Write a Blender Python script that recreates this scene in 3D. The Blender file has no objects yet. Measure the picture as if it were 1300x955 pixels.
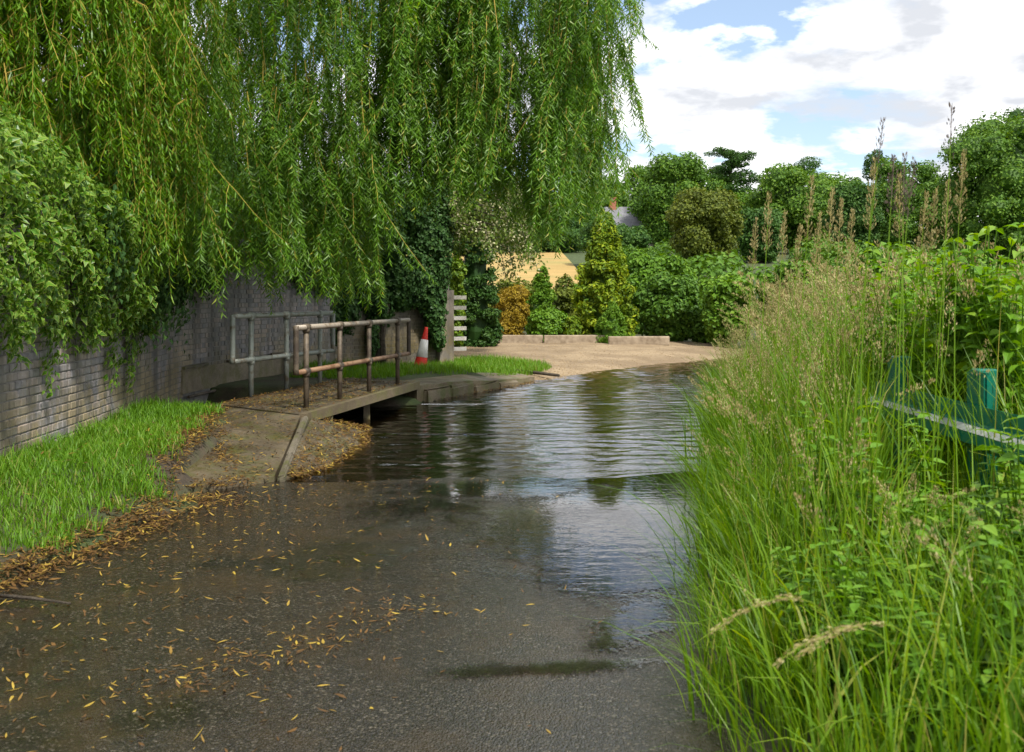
import bpy, bmesh, math, random
import numpy as np
from mathutils import Vector, Matrix

# ------------------------------------------------------------------ camera, world, sun, exposure
rad = math.radians
SC = bpy.context.scene
COL = SC.collection
random.seed(7)
RNG = np.random.default_rng(11)
H = 1.65                      # camera height above the lane
FPX = 1264.0                  # focal length in pixels of the 1300 px wide photograph
HZ = 377.0                    # horizon row in the photograph

cam_d = bpy.data.cameras.new('camera')
cam = bpy.data.objects.new('camera', cam_d); COL.objects.link(cam)
cam.location = (0, 0, H); cam.rotation_euler = (rad(90), 0, 0)
cam_d.sensor_width = 36.0; cam_d.sensor_fit = 'HORIZONTAL'
cam_d.lens = 36.0 * FPX / 1300.0
cam_d.shift_y = (HZ - 477.5) / 1300.0
cam_d.clip_start = 0.05; cam_d.clip_end = 6000
cam_d.dof.use_dof = True; cam_d.dof.focus_distance = 13.0; cam_d.dof.aperture_fstop = 5.0
SC.camera = cam

SUN_TO = Vector((0.46, -0.70, 1.05)).normalized()
SUN_EL = math.asin(SUN_TO.z)
SUN_AZ = math.atan2(SUN_TO.x, SUN_TO.y)       # clockwise from +Y
world = bpy.data.worlds.new('World'); SC.world = world; world.use_nodes = True
def build_world():
    nt = world.node_tree; nt.nodes.clear(); N = nt.nodes.new; L = nt.links.new
    out = N('ShaderNodeOutputWorld'); bg = N('ShaderNodeBackground'); bg.inputs[1].default_value = 0.115
    sky = N('ShaderNodeTexSky'); sky.sky_type = 'NISHITA'; sky.sun_disc = False
    sky.sun_elevation = SUN_EL; sky.sun_rotation = SUN_AZ
    sky.air_density = 1.0; sky.dust_density = 0.6; sky.ozone_density = 1.5
    tc = N('ShaderNodeTexCoord'); sep = N('ShaderNodeSeparateXYZ'); L(tc.outputs['Generated'], sep.inputs[0])
    def math_(op, a, b=None):
        m = N('ShaderNodeMath'); m.operation = op
        for i, v in enumerate((a, b)):
            if v is None: continue
            if isinstance(v, (int, float)): m.inputs[i].default_value = v
            else: L(v, m.inputs[i])
        return m.outputs[0]
    zz = math_('ADD', math_('MAXIMUM', sep.outputs[2], 0.0), 0.20)
    cx = math_('DIVIDE', sep.outputs[0], zz); cy = math_('DIVIDE', sep.outputs[1], zz)
    cmb = N('ShaderNodeCombineXYZ'); L(cx, cmb.inputs[0]); L(cy, cmb.inputs[1]); cmb.inputs[2].default_value = 3.7
    def noise(scale, det, rough, off, dist=0.0):
        mp = N('ShaderNodeMapping'); mp.inputs['Location'].default_value = off
        L(cmb.outputs[0], mp.inputs[0])
        n = N('ShaderNodeTexNoise'); n.inputs['Scale'].default_value = scale; n.inputs['Detail'].default_value = det
        n.inputs['Roughness'].default_value = rough; n.inputs['Distortion'].default_value = dist
        L(mp.outputs[0], n.inputs['Vector']); return n.outputs[0]
    def ramp(src, stops):
        r = N('ShaderNodeValToRGB'); L(src, r.inputs[0]); e = r.color_ramp.elements
        e[0].position, e[0].color = stops[0][0], (*stops[0][1], 1); e[1].position, e[1].color = stops[-1][0], (*stops[-1][1], 1)
        for p, c in stops[1:-1]:
            k = e.new(p); k.color = (*c, 1)
        return r.outputs[0]
    base = noise(1.6, 8.0, 0.56, (12.0, 2.0, 0.0), 0.15)
    mask = ramp(base, [(0.41, (0, 0, 0)), (0.44, (0.6,)*3), (0.50, (1, 1, 1))])
    shade = noise(3.0, 6.0, 0.55, (5.1, 4.4, 2.0))
    # cloud radiance (before the background strength): sunlit white to thick grey base
    ccol = ramp(shade, [(0.40, (4.2, 4.35, 4.65)), (0.49, (6.3, 6.35, 6.5)), (0.58, (9.2, 9.2, 9.2))])
    mix = N('ShaderNodeMix'); mix.data_type = 'RGBA'
    sk = N('ShaderNodeMix'); sk.data_type = 'RGBA'; sk.inputs[0].default_value = 0.22
    L(sky.outputs[0], sk.inputs[6]); sk.inputs[7].default_value = (5.2, 6.0, 7.0, 1)     # thin high veil
    L(mask, mix.inputs[0]); L(sk.outputs[2], mix.inputs[6]); L(ccol, mix.inputs[7])
    L(mix.outputs[2], bg.inputs[0]); L(bg.outputs[0], out.inputs[0])
build_world()

sun_d = bpy.data.lights.new('sun', 'SUN'); sun_d.energy = 3.9; sun_d.angle = rad(6.0); sun_d.color = (1.0, 0.955, 0.88)
sun = bpy.data.objects.new('sun', sun_d); COL.objects.link(sun)
sun.rotation_euler = (-SUN_TO).to_track_quat('-Z', 'Y').to_euler(); sun.location = SUN_TO * 60

SC.view_settings.view_transform = 'Standard'; SC.view_settings.look = 'None'
SC.view_settings.exposure = 0.72; SC.view_settings.gamma = 1.0; SC.view_settings.use_curve_mapping = False
SC.render.engine = 'CYCLES'
cy = SC.cycles
cy.max_bounces = 7; cy.diffuse_bounces = 3; cy.glossy_bounces = 4; cy.transmission_bounces = 5; cy.transparent_max_bounces = 8
cy.caustics_reflective = False; cy.caustics_refractive = False
cy.use_denoising = True
try: cy.denoiser = 'OPENIMAGEDENOISE'
except Exception: pass
cy.sample_clamp_indirect = 6.0

# ------------------------------------------------------------------ helpers
def ray(px, py, d):
    return np.array([(px - 650.0) / FPX * d, d, H - (py - HZ) / FPX * d])
def nrm(a):
    a = np.asarray(a, float); n = np.linalg.norm(a, axis=-1, keepdims=True); n[n < 1e-9] = 1; return a / n
def smooth(a, b, x):
    t = np.clip((np.asarray(x, float) - a) / (b - a), 0, 1); return t * t * (3 - 2 * t)
def unit_rand(n):
    return nrm(RNG.normal(size=(n, 3)))

class MB:
    """collects vertices, triangles and quads, then links them as one mesh object"""
    def __init__(s): s.V = []; s.T = []; s.Q = []; s.A = []; s.E = []; s.TM = []; s.QM = []; s.n = 0
    def add(s, V, T=None, Q=None, var=0.5, e=0.0, mi=0):
        V = np.asarray(V, float).reshape(-1, 3); k = len(V)
        s.V.append(V)
        s.A.append(np.broadcast_to(np.asarray(var, float), (k,)) if np.ndim(var) == 0 else np.asarray(var, float))
        s.E.append(np.broadcast_to(np.asarray(e, float), (k,)) if np.ndim(e) == 0 else np.asarray(e, float))
        if T is not None and len(T):
            T = np.asarray(T, int).reshape(-1, 3); s.T.append(T + s.n); s.TM.append(np.full(len(T), mi))
        if Q is not None and len(Q):
            Q = np.asarray(Q, int).reshape(-1, 4); s.Q.append(Q + s.n); s.QM.append(np.full(len(Q), mi))
        s.n += k
    def arrays(s):
        V = np.concatenate(s.V) if s.V else np.zeros((0, 3))
        A = np.concatenate(s.A) if s.A else np.zeros(0); E = np.concatenate(s.E) if s.E else np.zeros(0)
        T = np.concatenate(s.T) if s.T else np.zeros((0, 3), int); Q = np.concatenate(s.Q) if s.Q else np.zeros((0, 4), int)
        TM = np.concatenate(s.TM) if s.TM else np.zeros(0, int); QM = np.concatenate(s.QM) if s.QM else np.zeros(0, int)
        return V, A, E, T, Q, TM, QM
    def merge(s, arr, M=None, dvar=0.0):
        """adds another builder's arrays() moved by the 4x4 matrix M"""
        V, A, E, T, Q, TM, QM = arr
        if M is not None: V = V @ np.asarray(M)[:3, :3].T + np.asarray(M)[:3, 3]
        s.V.append(V); s.A.append(np.clip(A + dvar, 0, 1)); s.E.append(E)
        if len(T): s.T.append(T + s.n); s.TM.append(TM)
        if len(Q): s.Q.append(Q + s.n); s.QM.append(QM)
        s.n += len(V)
    def mesh(s, name, mats, shade=False):
        V, A, E, T, Q, TM, QM = s.arrays()
        me = bpy.data.meshes.new(name); nT, nQ = len(T), len(Q)
        me.vertices.add(len(V)); me.vertices.foreach_set('co', V.astype(np.float32).ravel())
        me.loops.add(nT * 3 + nQ * 4); me.loops.foreach_set('vertex_index', np.concatenate([T.ravel(), Q.ravel()]).astype(np.int32))
        me.polygons.add(nT + nQ)
        ls = np.concatenate([np.arange(nT) * 3, nT * 3 + np.arange(nQ) * 4]).astype(np.int32)
        me.polygons.foreach_set('loop_start', ls)
        me.polygons.foreach_set('material_index', np.concatenate([TM, QM]).astype(np.int32))
        if not isinstance(mats, (list, tuple)): mats = [mats]
        for m in mats: me.materials.append(m)
        me.update(calc_edges=True)
        a = me.attributes.new('var', 'FLOAT', 'POINT'); a.data.foreach_set('value', A.astype(np.float32))
        b = me.attributes.new('edge', 'FLOAT', 'POINT'); b.data.foreach_set('value', E.astype(np.float32))
        me.polygons.foreach_set('use_smooth', np.full(nT + nQ, bool(shade)))
        return me
    def build(s, name, mats, parent=None, shade=False):
        return link(name, s.mesh(name, mats, shade), parent)
def link(name, data, parent=None, loc=None):
    o = bpy.data.objects.new(name, data); COL.objects.link(o)
    if parent is not None: o.parent = parent
    if loc is not None: o.location = loc
    return o
def tag(o, label, cat, group=None, kind=None):
    o['label'] = label; o['category'] = cat
    if group: o['group'] = group
    if kind: o['kind'] = kind
    return o
def empty(name, loc, rz=0.0):
    o = bpy.data.objects.new(name, None); COL.objects.link(o); o.location = loc; o.rotation_euler = (0, 0, rz)
    o.empty_display_size = 0.2; return o
def copy_tree(o, parent=None):
    c = o.copy(); COL.objects.link(c); c.parent = parent
    for ch in o.children: copy_tree(ch, c)
    return c
def mat4(loc, rz=0.0, sc=(1, 1, 1), tilt=(0, 0)):
    return np.array(Matrix.Translation(Vector(loc)) @ Matrix.Rotation(rz, 4, 'Z') @ Matrix.Rotation(tilt[0], 4, 'X') @ Matrix.Rotation(tilt[1], 4, 'Y') @ Matrix.Diagonal((*sc, 1)))

def tube(mb, path, rads, sides=7, var=0.5, mi=0, cap=True):
    P = np.asarray(path, float); k = len(P); R = np.broadcast_to(np.asarray(rads, float), (k,))
    tan = np.gradient(P, axis=0) if k > 2 else np.repeat((P[1] - P[0])[None], 2, 0)
    tan = nrm(tan); ref = np.array([0.31, 0.17, 0.93]) if abs(tan[:, 2]).mean() < 0.9 else np.array([1, 0.1, 0.0])
    A = nrm(np.cross(tan, ref)); B = np.cross(tan, A)
    ang = np.linspace(0, 2 * math.pi, sides, endpoint=False)
    V = (P[:, None] + R[:, None, None] * (np.cos(ang)[None, :, None] * A[:, None] + np.sin(ang)[None, :, None] * B[:, None])).reshape(-1, 3)
    i = np.arange(k - 1)[:, None] * sides; j = np.arange(sides)[None]; j2 = (j + 1) % sides
    Q = np.stack([i + j, i + j2, i + sides + j2, i + sides + j], -1).reshape(-1, 4)
    T = []
    if cap:
        V = np.concatenate([V, P[:1], P[-1:]]); c0, c1 = k * sides, k * sides + 1
        for a in range(sides):
            b = (a + 1) % sides
            T.append((c0, b, a)); T.append((c1, (k - 1) * sides + a, (k - 1) * sides + b))
    mb.add(V, T, Q, var=var, mi=mi)
def box(mb, c, size, rz=0.0, var=0.5, mi=0, tilt=(0, 0)):
    s = np.array(size) / 2.0
    U = np.array([(x, y, z) for x in (-1, 1) for y in (-1, 1) for z in (-1, 1)], float) * s
    M = mat4((0, 0, 0), rz, tilt=tilt)[:3, :3]
    mb.add(U @ M.T + np.array(c), None, [(0, 1, 3, 2), (4, 6, 7, 5), (0, 4, 5, 1), (2, 3, 7, 6), (0, 2, 6, 4), (1, 5, 7, 3)], var=var, mi=mi)
def bevel_box_mesh(name, size, bev, mat, segs=1, jit=0.0):
    bm = bmesh.new(); bmesh.ops.create_cube(bm, size=1.0)
    bmesh.ops.scale(bm, vec=size, verts=bm.verts)
    bmesh.ops.bevel(bm, geom=bm.edges[:], offset=bev, segments=segs, affect='EDGES')
    if jit:
        for v in bm.verts: v.co += Vector([random.uniform(-jit, jit) for _ in range(3)])
    me = bpy.data.meshes.new(name); bm.to_mesh(me); bm.free(); me.materials.append(mat); return me

def leaf2(mb, P, D, N, L, W, curl=0.15, var=0.5, mi=0, at=.42, fold=.12):
    """two-triangle leaves folded along the midrib, for distant and massed foliage"""
    P = np.asarray(P, float); n = len(P)
    if n == 0: return
    D = nrm(D); S = nrm(np.cross(D, N)); N2 = np.cross(S, D)
    L = np.broadcast_to(np.asarray(L, float), (n,))[:, None]; W = np.broadcast_to(np.asarray(W, float), (n,))[:, None]
    curl = np.broadcast_to(np.asarray(curl, float), (n,))[:, None]; var = np.broadcast_to(np.asarray(var, float), (n,))
    c = P + D * at * L + N2 * fold * W
    V = np.stack([P, c + S * W / 2, c - S * W / 2, P + D * L - N2 * curl * L], 1).reshape(-1, 3); o = np.arange(n)[:, None] * 4
    mb.add(V, np.concatenate([o + [[0, 2, 3]], o + [[0, 3, 1]]]), None, var=np.repeat(var, 4), e=np.tile([.2, 1, 1, .8], n), mi=mi)
def leaves(mb, P, D, N, L, W, curl=0.15, var=0.5, mi=0):
    """narrow leaves: base, two shoulders, tip (4 triangles each)"""
    P = np.asarray(P, float); n = len(P)
    if n == 0: return
    D = nrm(D); S = nrm(np.cross(D, N)); N2 = np.cross(S, D)
    L = np.broadcast_to(np.asarray(L, float), (n,))[:, None]; W = np.broadcast_to(np.asarray(W, float), (n,))[:, None]
    curl = np.broadcast_to(np.asarray(curl, float), (n,))[:, None]; var = np.broadcast_to(np.asarray(var, float), (n,))
    c1 = P + D * .36 * L; c2 = P + D * .72 * L - N2 * curl * L * .35; tip = P + D * L - N2 * curl * L
    V = np.stack([P, c1 + S * W / 2, c1 - S * W / 2, c2 + S * W * .36, c2 - S * W * .36, tip], 1).reshape(-1, 3)
    o = np.arange(n)[:, None] * 6
    mb.add(V, np.concatenate([o + [[0, 2, 1]], o + [[3, 4, 5]]]), o + [[1, 2, 4, 3]], var=np.repeat(var, 6),
           e=np.tile([.2, .6, .6, .6, .6, .9], n), mi=mi)
def broad(mb, P, D, N, L, W, fold=0.12, droop=0.15, var=0.5, mi=0):
    """broad leaves folded along the midrib (4 triangles each); edge = 1 on the margin"""
    P = np.asarray(P, float); n = len(P)
    if n == 0: return
    D = nrm(D); S = nrm(np.cross(D, N)); N2 = np.cross(S, D)
    L = np.broadcast_to(np.asarray(L, float), (n,))[:, None]; W = np.broadcast_to(np.asarray(W, float), (n,))[:, None]
    var = np.broadcast_to(np.asarray(var, float), (n,))
    m = P + D * .46 * L; l = P + D * .40 * L + S * W / 2 + N2 * fold * W; r = P + D * .40 * L - S * W / 2 + N2 * fold * W
    tip = P + D * L - N2 * droop * L
    V = np.stack([P, l, m, r, tip], 1).reshape(-1, 3); o = np.arange(n)[:, None] * 5
    mb.add(V, np.concatenate([o + [[0, 3, 2]], o + [[0, 2, 1]], o + [[2, 3, 4]], o + [[1, 2, 4]]]), None,
           var=np.repeat(var, 5), e=np.tile([.25, 1, 0, 1, .85], n), mi=mi)
def leaf_hi(mb, P, D, N, L, W, fold, droop, var):
    D = nrm(D); S = nrm(np.cross(D, N)); N2 = np.cross(S, D); V = [P]
    for t, w in ((.12, .62), (.34, 1.0), (.58, .82), (.80, .42)):
        c = P + D * L * t - N2 * droop * L * t * t; V += [c + S * W * w / 2 + N2 * fold * W * w, c, c - S * W * w / 2 + N2 * fold * W * w]
    V.append(P + D * L - N2 * droop * L); T = [(0, 2, 1), (0, 3, 2), (10, 11, 13), (11, 12, 13)]; Q = []
    for k in range(3): b = 1 + 3 * k; Q += [(b, b + 1, b + 4, b + 3), (b + 1, b + 2, b + 5, b + 4)]
    mb.add(V, T, Q, var=var)
def blades(mb, P, L, ang, lean, droop, W, var=0.5, segs=4, mi=0):
    P = np.asarray(P, float); n = len(P)
    if n == 0: return
    f = lambda a: np.broadcast_to(np.asarray(a, float), (n,))
    L, ang, lean, droop, W, var = map(f, (L, ang, lean, droop, W, var))
    d = np.stack([np.cos(ang), np.sin(ang), 0 * ang], 1); tw = RNG.uniform(-.9, .9, n)
    s = np.stack([-np.sin(ang + tw), np.cos(ang + tw), 0 * ang], 1)
    V = []
    for k in range(segs + 1):
        t = k / segs
        c = P + d * (L * lean * t ** 1.8)[:, None] + np.array([0, 0, 1.0]) * (L * (t - droop * t ** 3))[:, None]
        w = W * (1 - t ** 2.2) * (0.75 + 0.25 * min(1, 3 * t))
        if k < segs: V += [c + s * w[:, None] / 2, c - s * w[:, None] / 2]
        else: V += [c]
    m = 2 * segs + 1; V = np.stack(V, 1).reshape(-1, 3); o = np.arange(n)[:, None] * m
    Q = np.concatenate([o + [[2 * k, 2 * k + 1, 2 * k + 3, 2 * k + 2]] for k in range(segs - 1)]) if segs > 1 else None
    k = segs - 1
    mb.add(V, o + [[2 * k, 2 * k + 1, 2 * k + 2]], Q, var=np.repeat(var, m), e=np.tile(np.r_[np.repeat(np.arange(segs) / segs, 2), 1.0], n), mi=mi)

# ------------------------------------------------------------------ materials
def new_mat(name):
    m = bpy.data.materials.new(name); m.use_nodes = True; nt = m.node_tree
    b = nt.nodes['Principled BSDF']; return m, nt, b
class NG:
    def __init__(s, nt): s.nt = nt
    def n(s, t, **kw):
        k = s.nt.nodes.new(t)
        for a, v in kw.items(): setattr(k, a, v)
        return k
    def l(s, a, b): s.nt.links.new(a, b)
    def ramp(s, src, stops, interp='LINEAR'):
        r = s.n('ShaderNodeValToRGB'); s.l(src, r.inputs[0]); e = r.color_ramp.elements; r.color_ramp.interpolation = interp
        fix = lambda c: (c, c, c, 1) if isinstance(c, (int, float)) else (*c[:3], 1)
        e[0].position, e[0].color = stops[0][0], fix(stops[0][1]); e[1].position, e[1].color = stops[-1][0], fix(stops[-1][1])
        for p, c in stops[1:-1]: k = e.new(p); k.color = fix(c)
        return r.outputs[0]
    def noise(s, scale, det=4.0, rough=0.55, vec=None, dist=0.0):
        k = s.n('ShaderNodeTexNoise'); k.inputs['Scale'].default_value = scale; k.inputs['Detail'].default_value = det
        k.inputs['Roughness'].default_value = rough; k.inputs['Distortion'].default_value = dist
        if vec is not None: s.l(vec, k.inputs['Vector'])
        return k.outputs[0]
    def vor(s, scale, vec=None, feature='F1', out=0, rnd=1.0):
        k = s.n('ShaderNodeTexVoronoi'); k.feature = feature; k.inputs['Scale'].default_value = scale; k.inputs['Randomness'].default_value = rnd
        if vec is not None: s.l(vec, k.inputs['Vector'])
        return k.outputs[out]
    def mix(s, f, a, b, mode='MIX'):
        k = s.n('ShaderNodeMix'); k.data_type = 'RGBA'; k.blend_type = mode
        for i, v in ((0, f), (6, a), (7, b)):
            if isinstance(v, (int, float)): k.inputs[i].default_value = v if i == 0 else (v, v, v, 1)
            elif isinstance(v, tuple): k.inputs[i].default_value = (*v[:3], 1)
            else: s.l(v, k.inputs[i])
        return k.outputs[2]
    def m(s, op, a, b=None, c=None):
        k = s.n('ShaderNodeMath'); k.operation = op
        for i, v in enumerate((a, b, c)):
            if v is None: continue
            if isinstance(v, (int, float)): k.inputs[i].default_value = v
            else: s.l(v, k.inputs[i])
        return k.outputs[0]
    def bump(s, h, strength=0.5, dist=0.01, normal=None):
        k = s.n('ShaderNodeBump'); k.inputs['Strength'].default_value = strength; k.inputs['Distance'].default_value = dist
        s.l(h, k.inputs['Height'])
        if normal is not None: s.l(normal, k.inputs['Normal'])
        return k.outputs[0]
    def pos(s): return s.n('ShaderNodeNewGeometry').outputs['Position']
    def mapping(s, vec, scale=(1, 1, 1), loc=(0, 0, 0), rot=(0, 0, 0)):
        k = s.n('ShaderNodeMapping'); k.inputs['Scale'].default_value = scale; k.inputs['Location'].default_value = loc; k.inputs['Rotation'].default_value = rot
        s.l(vec, k.inputs[0]); return k.outputs[0]
    def attr(s, name): return s.n('ShaderNodeAttribute', attribute_name=name).outputs['Fac']

def leaf_mat(name, stops, transl=0.30, rough=0.45, spec=0.35, margin=None, tmul=1.35):
    """colour runs along the per-leaf attribute 'var'; margin = (colour, start) adds a pale leaf edge"""
    m, nt, b = new_mat(name); g = NG(nt)
    c = g.ramp(g.attr('var'), stops)
    if margin:
        f = g.ramp(g.attr('edge'), [(margin[1], 0.0), (min(1.0, margin[1] + .18), 1.0)])
        c = g.mix(f, c, margin[0])
    g.l(c, b.inputs['Base Color']); b.inputs['Roughness'].default_value = rough; b.inputs['Specular IOR Level'].default_value = spec
    tr = g.n('ShaderNodeBsdfTranslucent')
    hs = g.n('ShaderNodeHueSaturation'); hs.inputs['Hue'].default_value = 0.485; hs.inputs['Saturation'].default_value = 1.1; hs.inputs['Value'].default_value = tmul
    g.l(c, hs.inputs['Color']); g.l(hs.outputs[0], tr.inputs[0])
    mx = g.n('ShaderNodeMixShader'); mx.inputs[0].default_value = transl
    g.l(b.outputs[0], mx.inputs[1]); g.l(tr.outputs[0], mx.inputs[2]); g.l(mx.outputs[0], nt.nodes['Material Output'].inputs[0])
    return m
def plain_mat(name, c1, c2, scale=6.0, rough=0.8, bump=0.3, bdist=0.01, spec=0.3, detail=6.0, metal=0.0):
    m, nt, b = new_mat(name); g = NG(nt); p = g.pos()
    n = g.noise(scale, detail, 0.6, p)
    g.l(g.ramp(n, [(0.35, c1), (0.65, c2)]), b.inputs['Base Color'])
    b.inputs['Roughness'].default_value = rough; b.inputs['Specular IOR Level'].default_value = spec; b.inputs['Metallic'].default_value = metal
    g.l(g.bump(g.noise(scale * 6, 4, 0.6, p), bump, bdist), b.inputs['Normal'])
    return m
M = {}
M['willow'] = leaf_mat('willow_leaf', [(0.0, (.050, .135, .010)), (0.5, (.120, .26, .018)), (0.85, (.21, .36, .04)), (1.0, (.40, .40, .05))], 0.48, 0.42, 0.4)
M['willow_twig'] = plain_mat('willow_twig', (.26, .19, .035), (.38, .27, .05), 9)
M['varieg'] = leaf_mat('variegated_leaf', [(0.0, (.040, .12, .008)), (0.6, (.085, .21, .014)), (1.0, (.16, .28, .025))], 0.35, 0.4, 0.4, margin=((.34, .42, .08), .70))
M['ivy'] = leaf_mat('ivy_leaf', [(0.0, (.022, .062, .014)), (0.6, (.042, .10, .022)), (1.0, (.08, .15, .028))], 0.2, 0.5, 0.22)
M['grass'] = leaf_mat('verge_grass_blade', [(0.0, (.060, .15, .007)), (0.6, (.115, .26, .012)), (0.93, (.18, .30, .025)), (1.0, (.30, .28, .08))], 0.38, 0.5, 0.3)
M['tall'] = leaf_mat('tall_grass_blade', [(0.0, (.055, .145, .008)), (0.55, (.145, .285, .012)), (0.90, (.25, .36, .022)), (1.0, (.38, .35, .09))], 0.5, 0.45, 0.35)
M['seed'] = leaf_mat('grass_seed_head', [(0.0, (.24, .18, .07)), (0.5, (.38, .32, .13)), (1.0, (.50, .45, .22))], 0.35, 0.7, 0.2, tmul=1.1)
M['seed_dark'] = leaf_mat('purple_seed_head', [(0.0, (.07, .05, .045)), (1.0, (.15, .11, .08))], 0.15, 0.7, 0.2)
M['weed'] = leaf_mat('broad_weed_leaf', [(0.0, (.065, .17, .010)), (0.6, (.13, .28, .018)), (1.0, (.21, .34, .03))], 0.40, 0.45, 0.35)
def tree_mats(key, dk, md, lt, transl=0.25): M[key] = leaf_mat(key + '_leaf', [(0.0, dk), (0.55, md), (1.0, lt)], transl, 0.55, 0.25)
tree_mats('green', (.045, .112, .012), (.088, .185, .018), (.15, .255, .026))
tree_mats('olive', (.058, .085, .010), (.11, .145, .016), (.17, .195, .025))
tree_mats('dark', (.028, .082, .015), (.054, .128, .021), (.09, .17, .027))
tree_mats('bright', (.06, .145, .010), (.11, .225, .014), (.18, .29, .025))
tree_mats('gold', (.055, .115, .008), (.15, .235, .010), (.36, .42, .018))
tree_mats('orange', (.17, .12, .012), (.30, .21, .016), (.40, .31, .025))
tree_mats('conifer', (.018, .052, .009), (.034, .09, .012), (.065, .13, .018), 0.2)
tree_mats('blossom', (.36, .35, .17), (.52, .50, .28), (.66, .63, .42))
tree_mats('blossom_leaf', (.05, .09, .012), (.095, .15, .018), (.15, .20, .028))
tree_mats('litter', (.055, .032, .014), (.16, .085, .026), (.42, .30, .05), 0.15)
M['bark'] = plain_mat('bark', (.045, .036, .026), (.10, .082, .06), 14, 0.9, 0.8, 0.03)
M['concrete'] = None; M['moss'] = None

def concrete_mat(name, base, dark, moss, wet=0.45):
    m, nt, b = new_mat(name); g = NG(nt); p = g.pos()
    big = g.noise(1.6, 5, 0.6, p, 0.4); fine = g.noise(38, 5, 0.65, p)
    c = g.mix(g.ramp(big, [(.36, 0.0), (.62, 1.0)]), base, dark)
    c = g.mix(g.ramp(g.noise(3.3, 6, 0.65, g.mapping(p, loc=(3, 7, 1))), [(.47, 0.0), (.62, 0.85)]), c, moss)
    c = g.mix(0.55, c, g.ramp(fine, [(.3, .35), (.7, 1.0)]), 'MULTIPLY')
    g.l(c, b.inputs['Base Color'])
    r = g.ramp(g.noise(2.2, 4, .6, g.mapping(p, loc=(9, 1, 4))), [(.38, wet), (.6, .8)]); g.l(r, b.inputs['Roughness'])
    g.l(g.bump(g.m('ADD', fine, g.m('MULTIPLY', big, 1.5)), 0.5, 0.012), b.inputs['Normal'])
    return m
M['concrete'] = concrete_mat('wet_footway_concrete', (.135, .105, .062), (.07, .052, .03), (.085, .082, .022), 0.22)
M['kerb'] = concrete_mat('kerb_concrete', (.165, .14, .10), (.09, .075, .05), (.10, .10, .03), 0.5)
M['bridge_edge'] = concrete_mat('mossy_bridge_edge', (.19, .145, .085), (.10, .075, .04), (.13, .12, .035), 0.6)
M['apron'] = concrete_mat('muddy_footway', (.25, .19, .115), (.13, .10, .055), (.11, .12, .03), 0.45)
M['beam'] = concrete_mat('stained_concrete_beam', (.36, .30, .22), (.20, .16, .11), (.18, .16, .07), 0.7)

def asphalt():
    m, nt, b = new_mat('wet_asphalt'); g = NG(nt); p = g.pos()
    agg = g.vor(105, p, 'F1', 0); aggc = g.vor(105, p, 'F1', 1)
    grain = g.noise(150, 3, .6, p); patch = g.noise(.85, 5, .6, p, .3); silt = g.noise(2.4, 6, .62, g.mapping(p, loc=(4, 2, 0)))
    sepc = g.n('ShaderNodeSeparateColor'); g.l(aggc, sepc.inputs[0])
    stone = g.ramp(sepc.outputs[0], [(0.0, (.006, .005, .004)), (.6, (.016, .013, .009)), (.88, (.042, .034, .023)), (1.0, (.15, .13, .10))])
    c = g.mix(g.ramp(patch, [(.38, 0.0), (.66, .6)]), stone, (.014, .010, .005))
    c = g.mix(g.ramp(silt, [(.48, 0.0), (.66, .7)]), c, (.036, .022, .009))
    g.l(c, b.inputs['Base Color'])
    # smooth film of standing water fills the low patches
    film = g.ramp(g.noise(.62, 3, .5, g.mapping(p, loc=(1.7, 6.3, 0))), [(.56, 0.0), (.62, 1.0)])
    film2 = g.ramp(g.noise(5.0, 4, .6, g.mapping(p, loc=(8, 3, 0))), [(.56, 0.0), (.62, 1.0)])
    film = g.m('MULTIPLY', film, g.m('ADD', .75, g.m('MULTIPLY', film2, .25)))
    rough = g.m('SUBTRACT', .5, g.m('MULTIPLY', film, .3)); g.l(rough, b.inputs['Roughness'])
    b.inputs['Specular IOR Level'].default_value = 0.25
    h = g.m('ADD', g.m('MULTIPLY', agg, -1.0), g.m('MULTIPLY', grain, .35))
    bs = g.n('ShaderNodeBump'); bs.inputs['Distance'].default_value = 0.010
    g.l(h, bs.inputs['Height']); g.l(g.m('SUBTRACT', .95, g.m('MULTIPLY', film, .75)), bs.inputs['Strength'])
    g.l(bs.outputs[0], b.inputs['Normal'])
    b.inputs['Coat Weight'].default_value = 1.0; b.inputs['Coat IOR'].default_value = 1.45
    g.l(g.m('SUBTRACT', .09, g.m('MULTIPLY', film, .075)), b.inputs['Coat Roughness'])
    cb = g.n('ShaderNodeBump'); cb.inputs['Distance'].default_value = 0.012
    g.l(g.m('ADD', h, g.m('MULTIPLY', g.noise(22, 3, .5, p), .8)), cb.inputs['Height'])
    g.l(g.m('SUBTRACT', .30, g.m('MULTIPLY', film, .27)), cb.inputs['Strength']); g.l(cb.outputs[0], b.inputs['Coat Normal'])
    return m
M['asphalt'] = asphalt()

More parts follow.
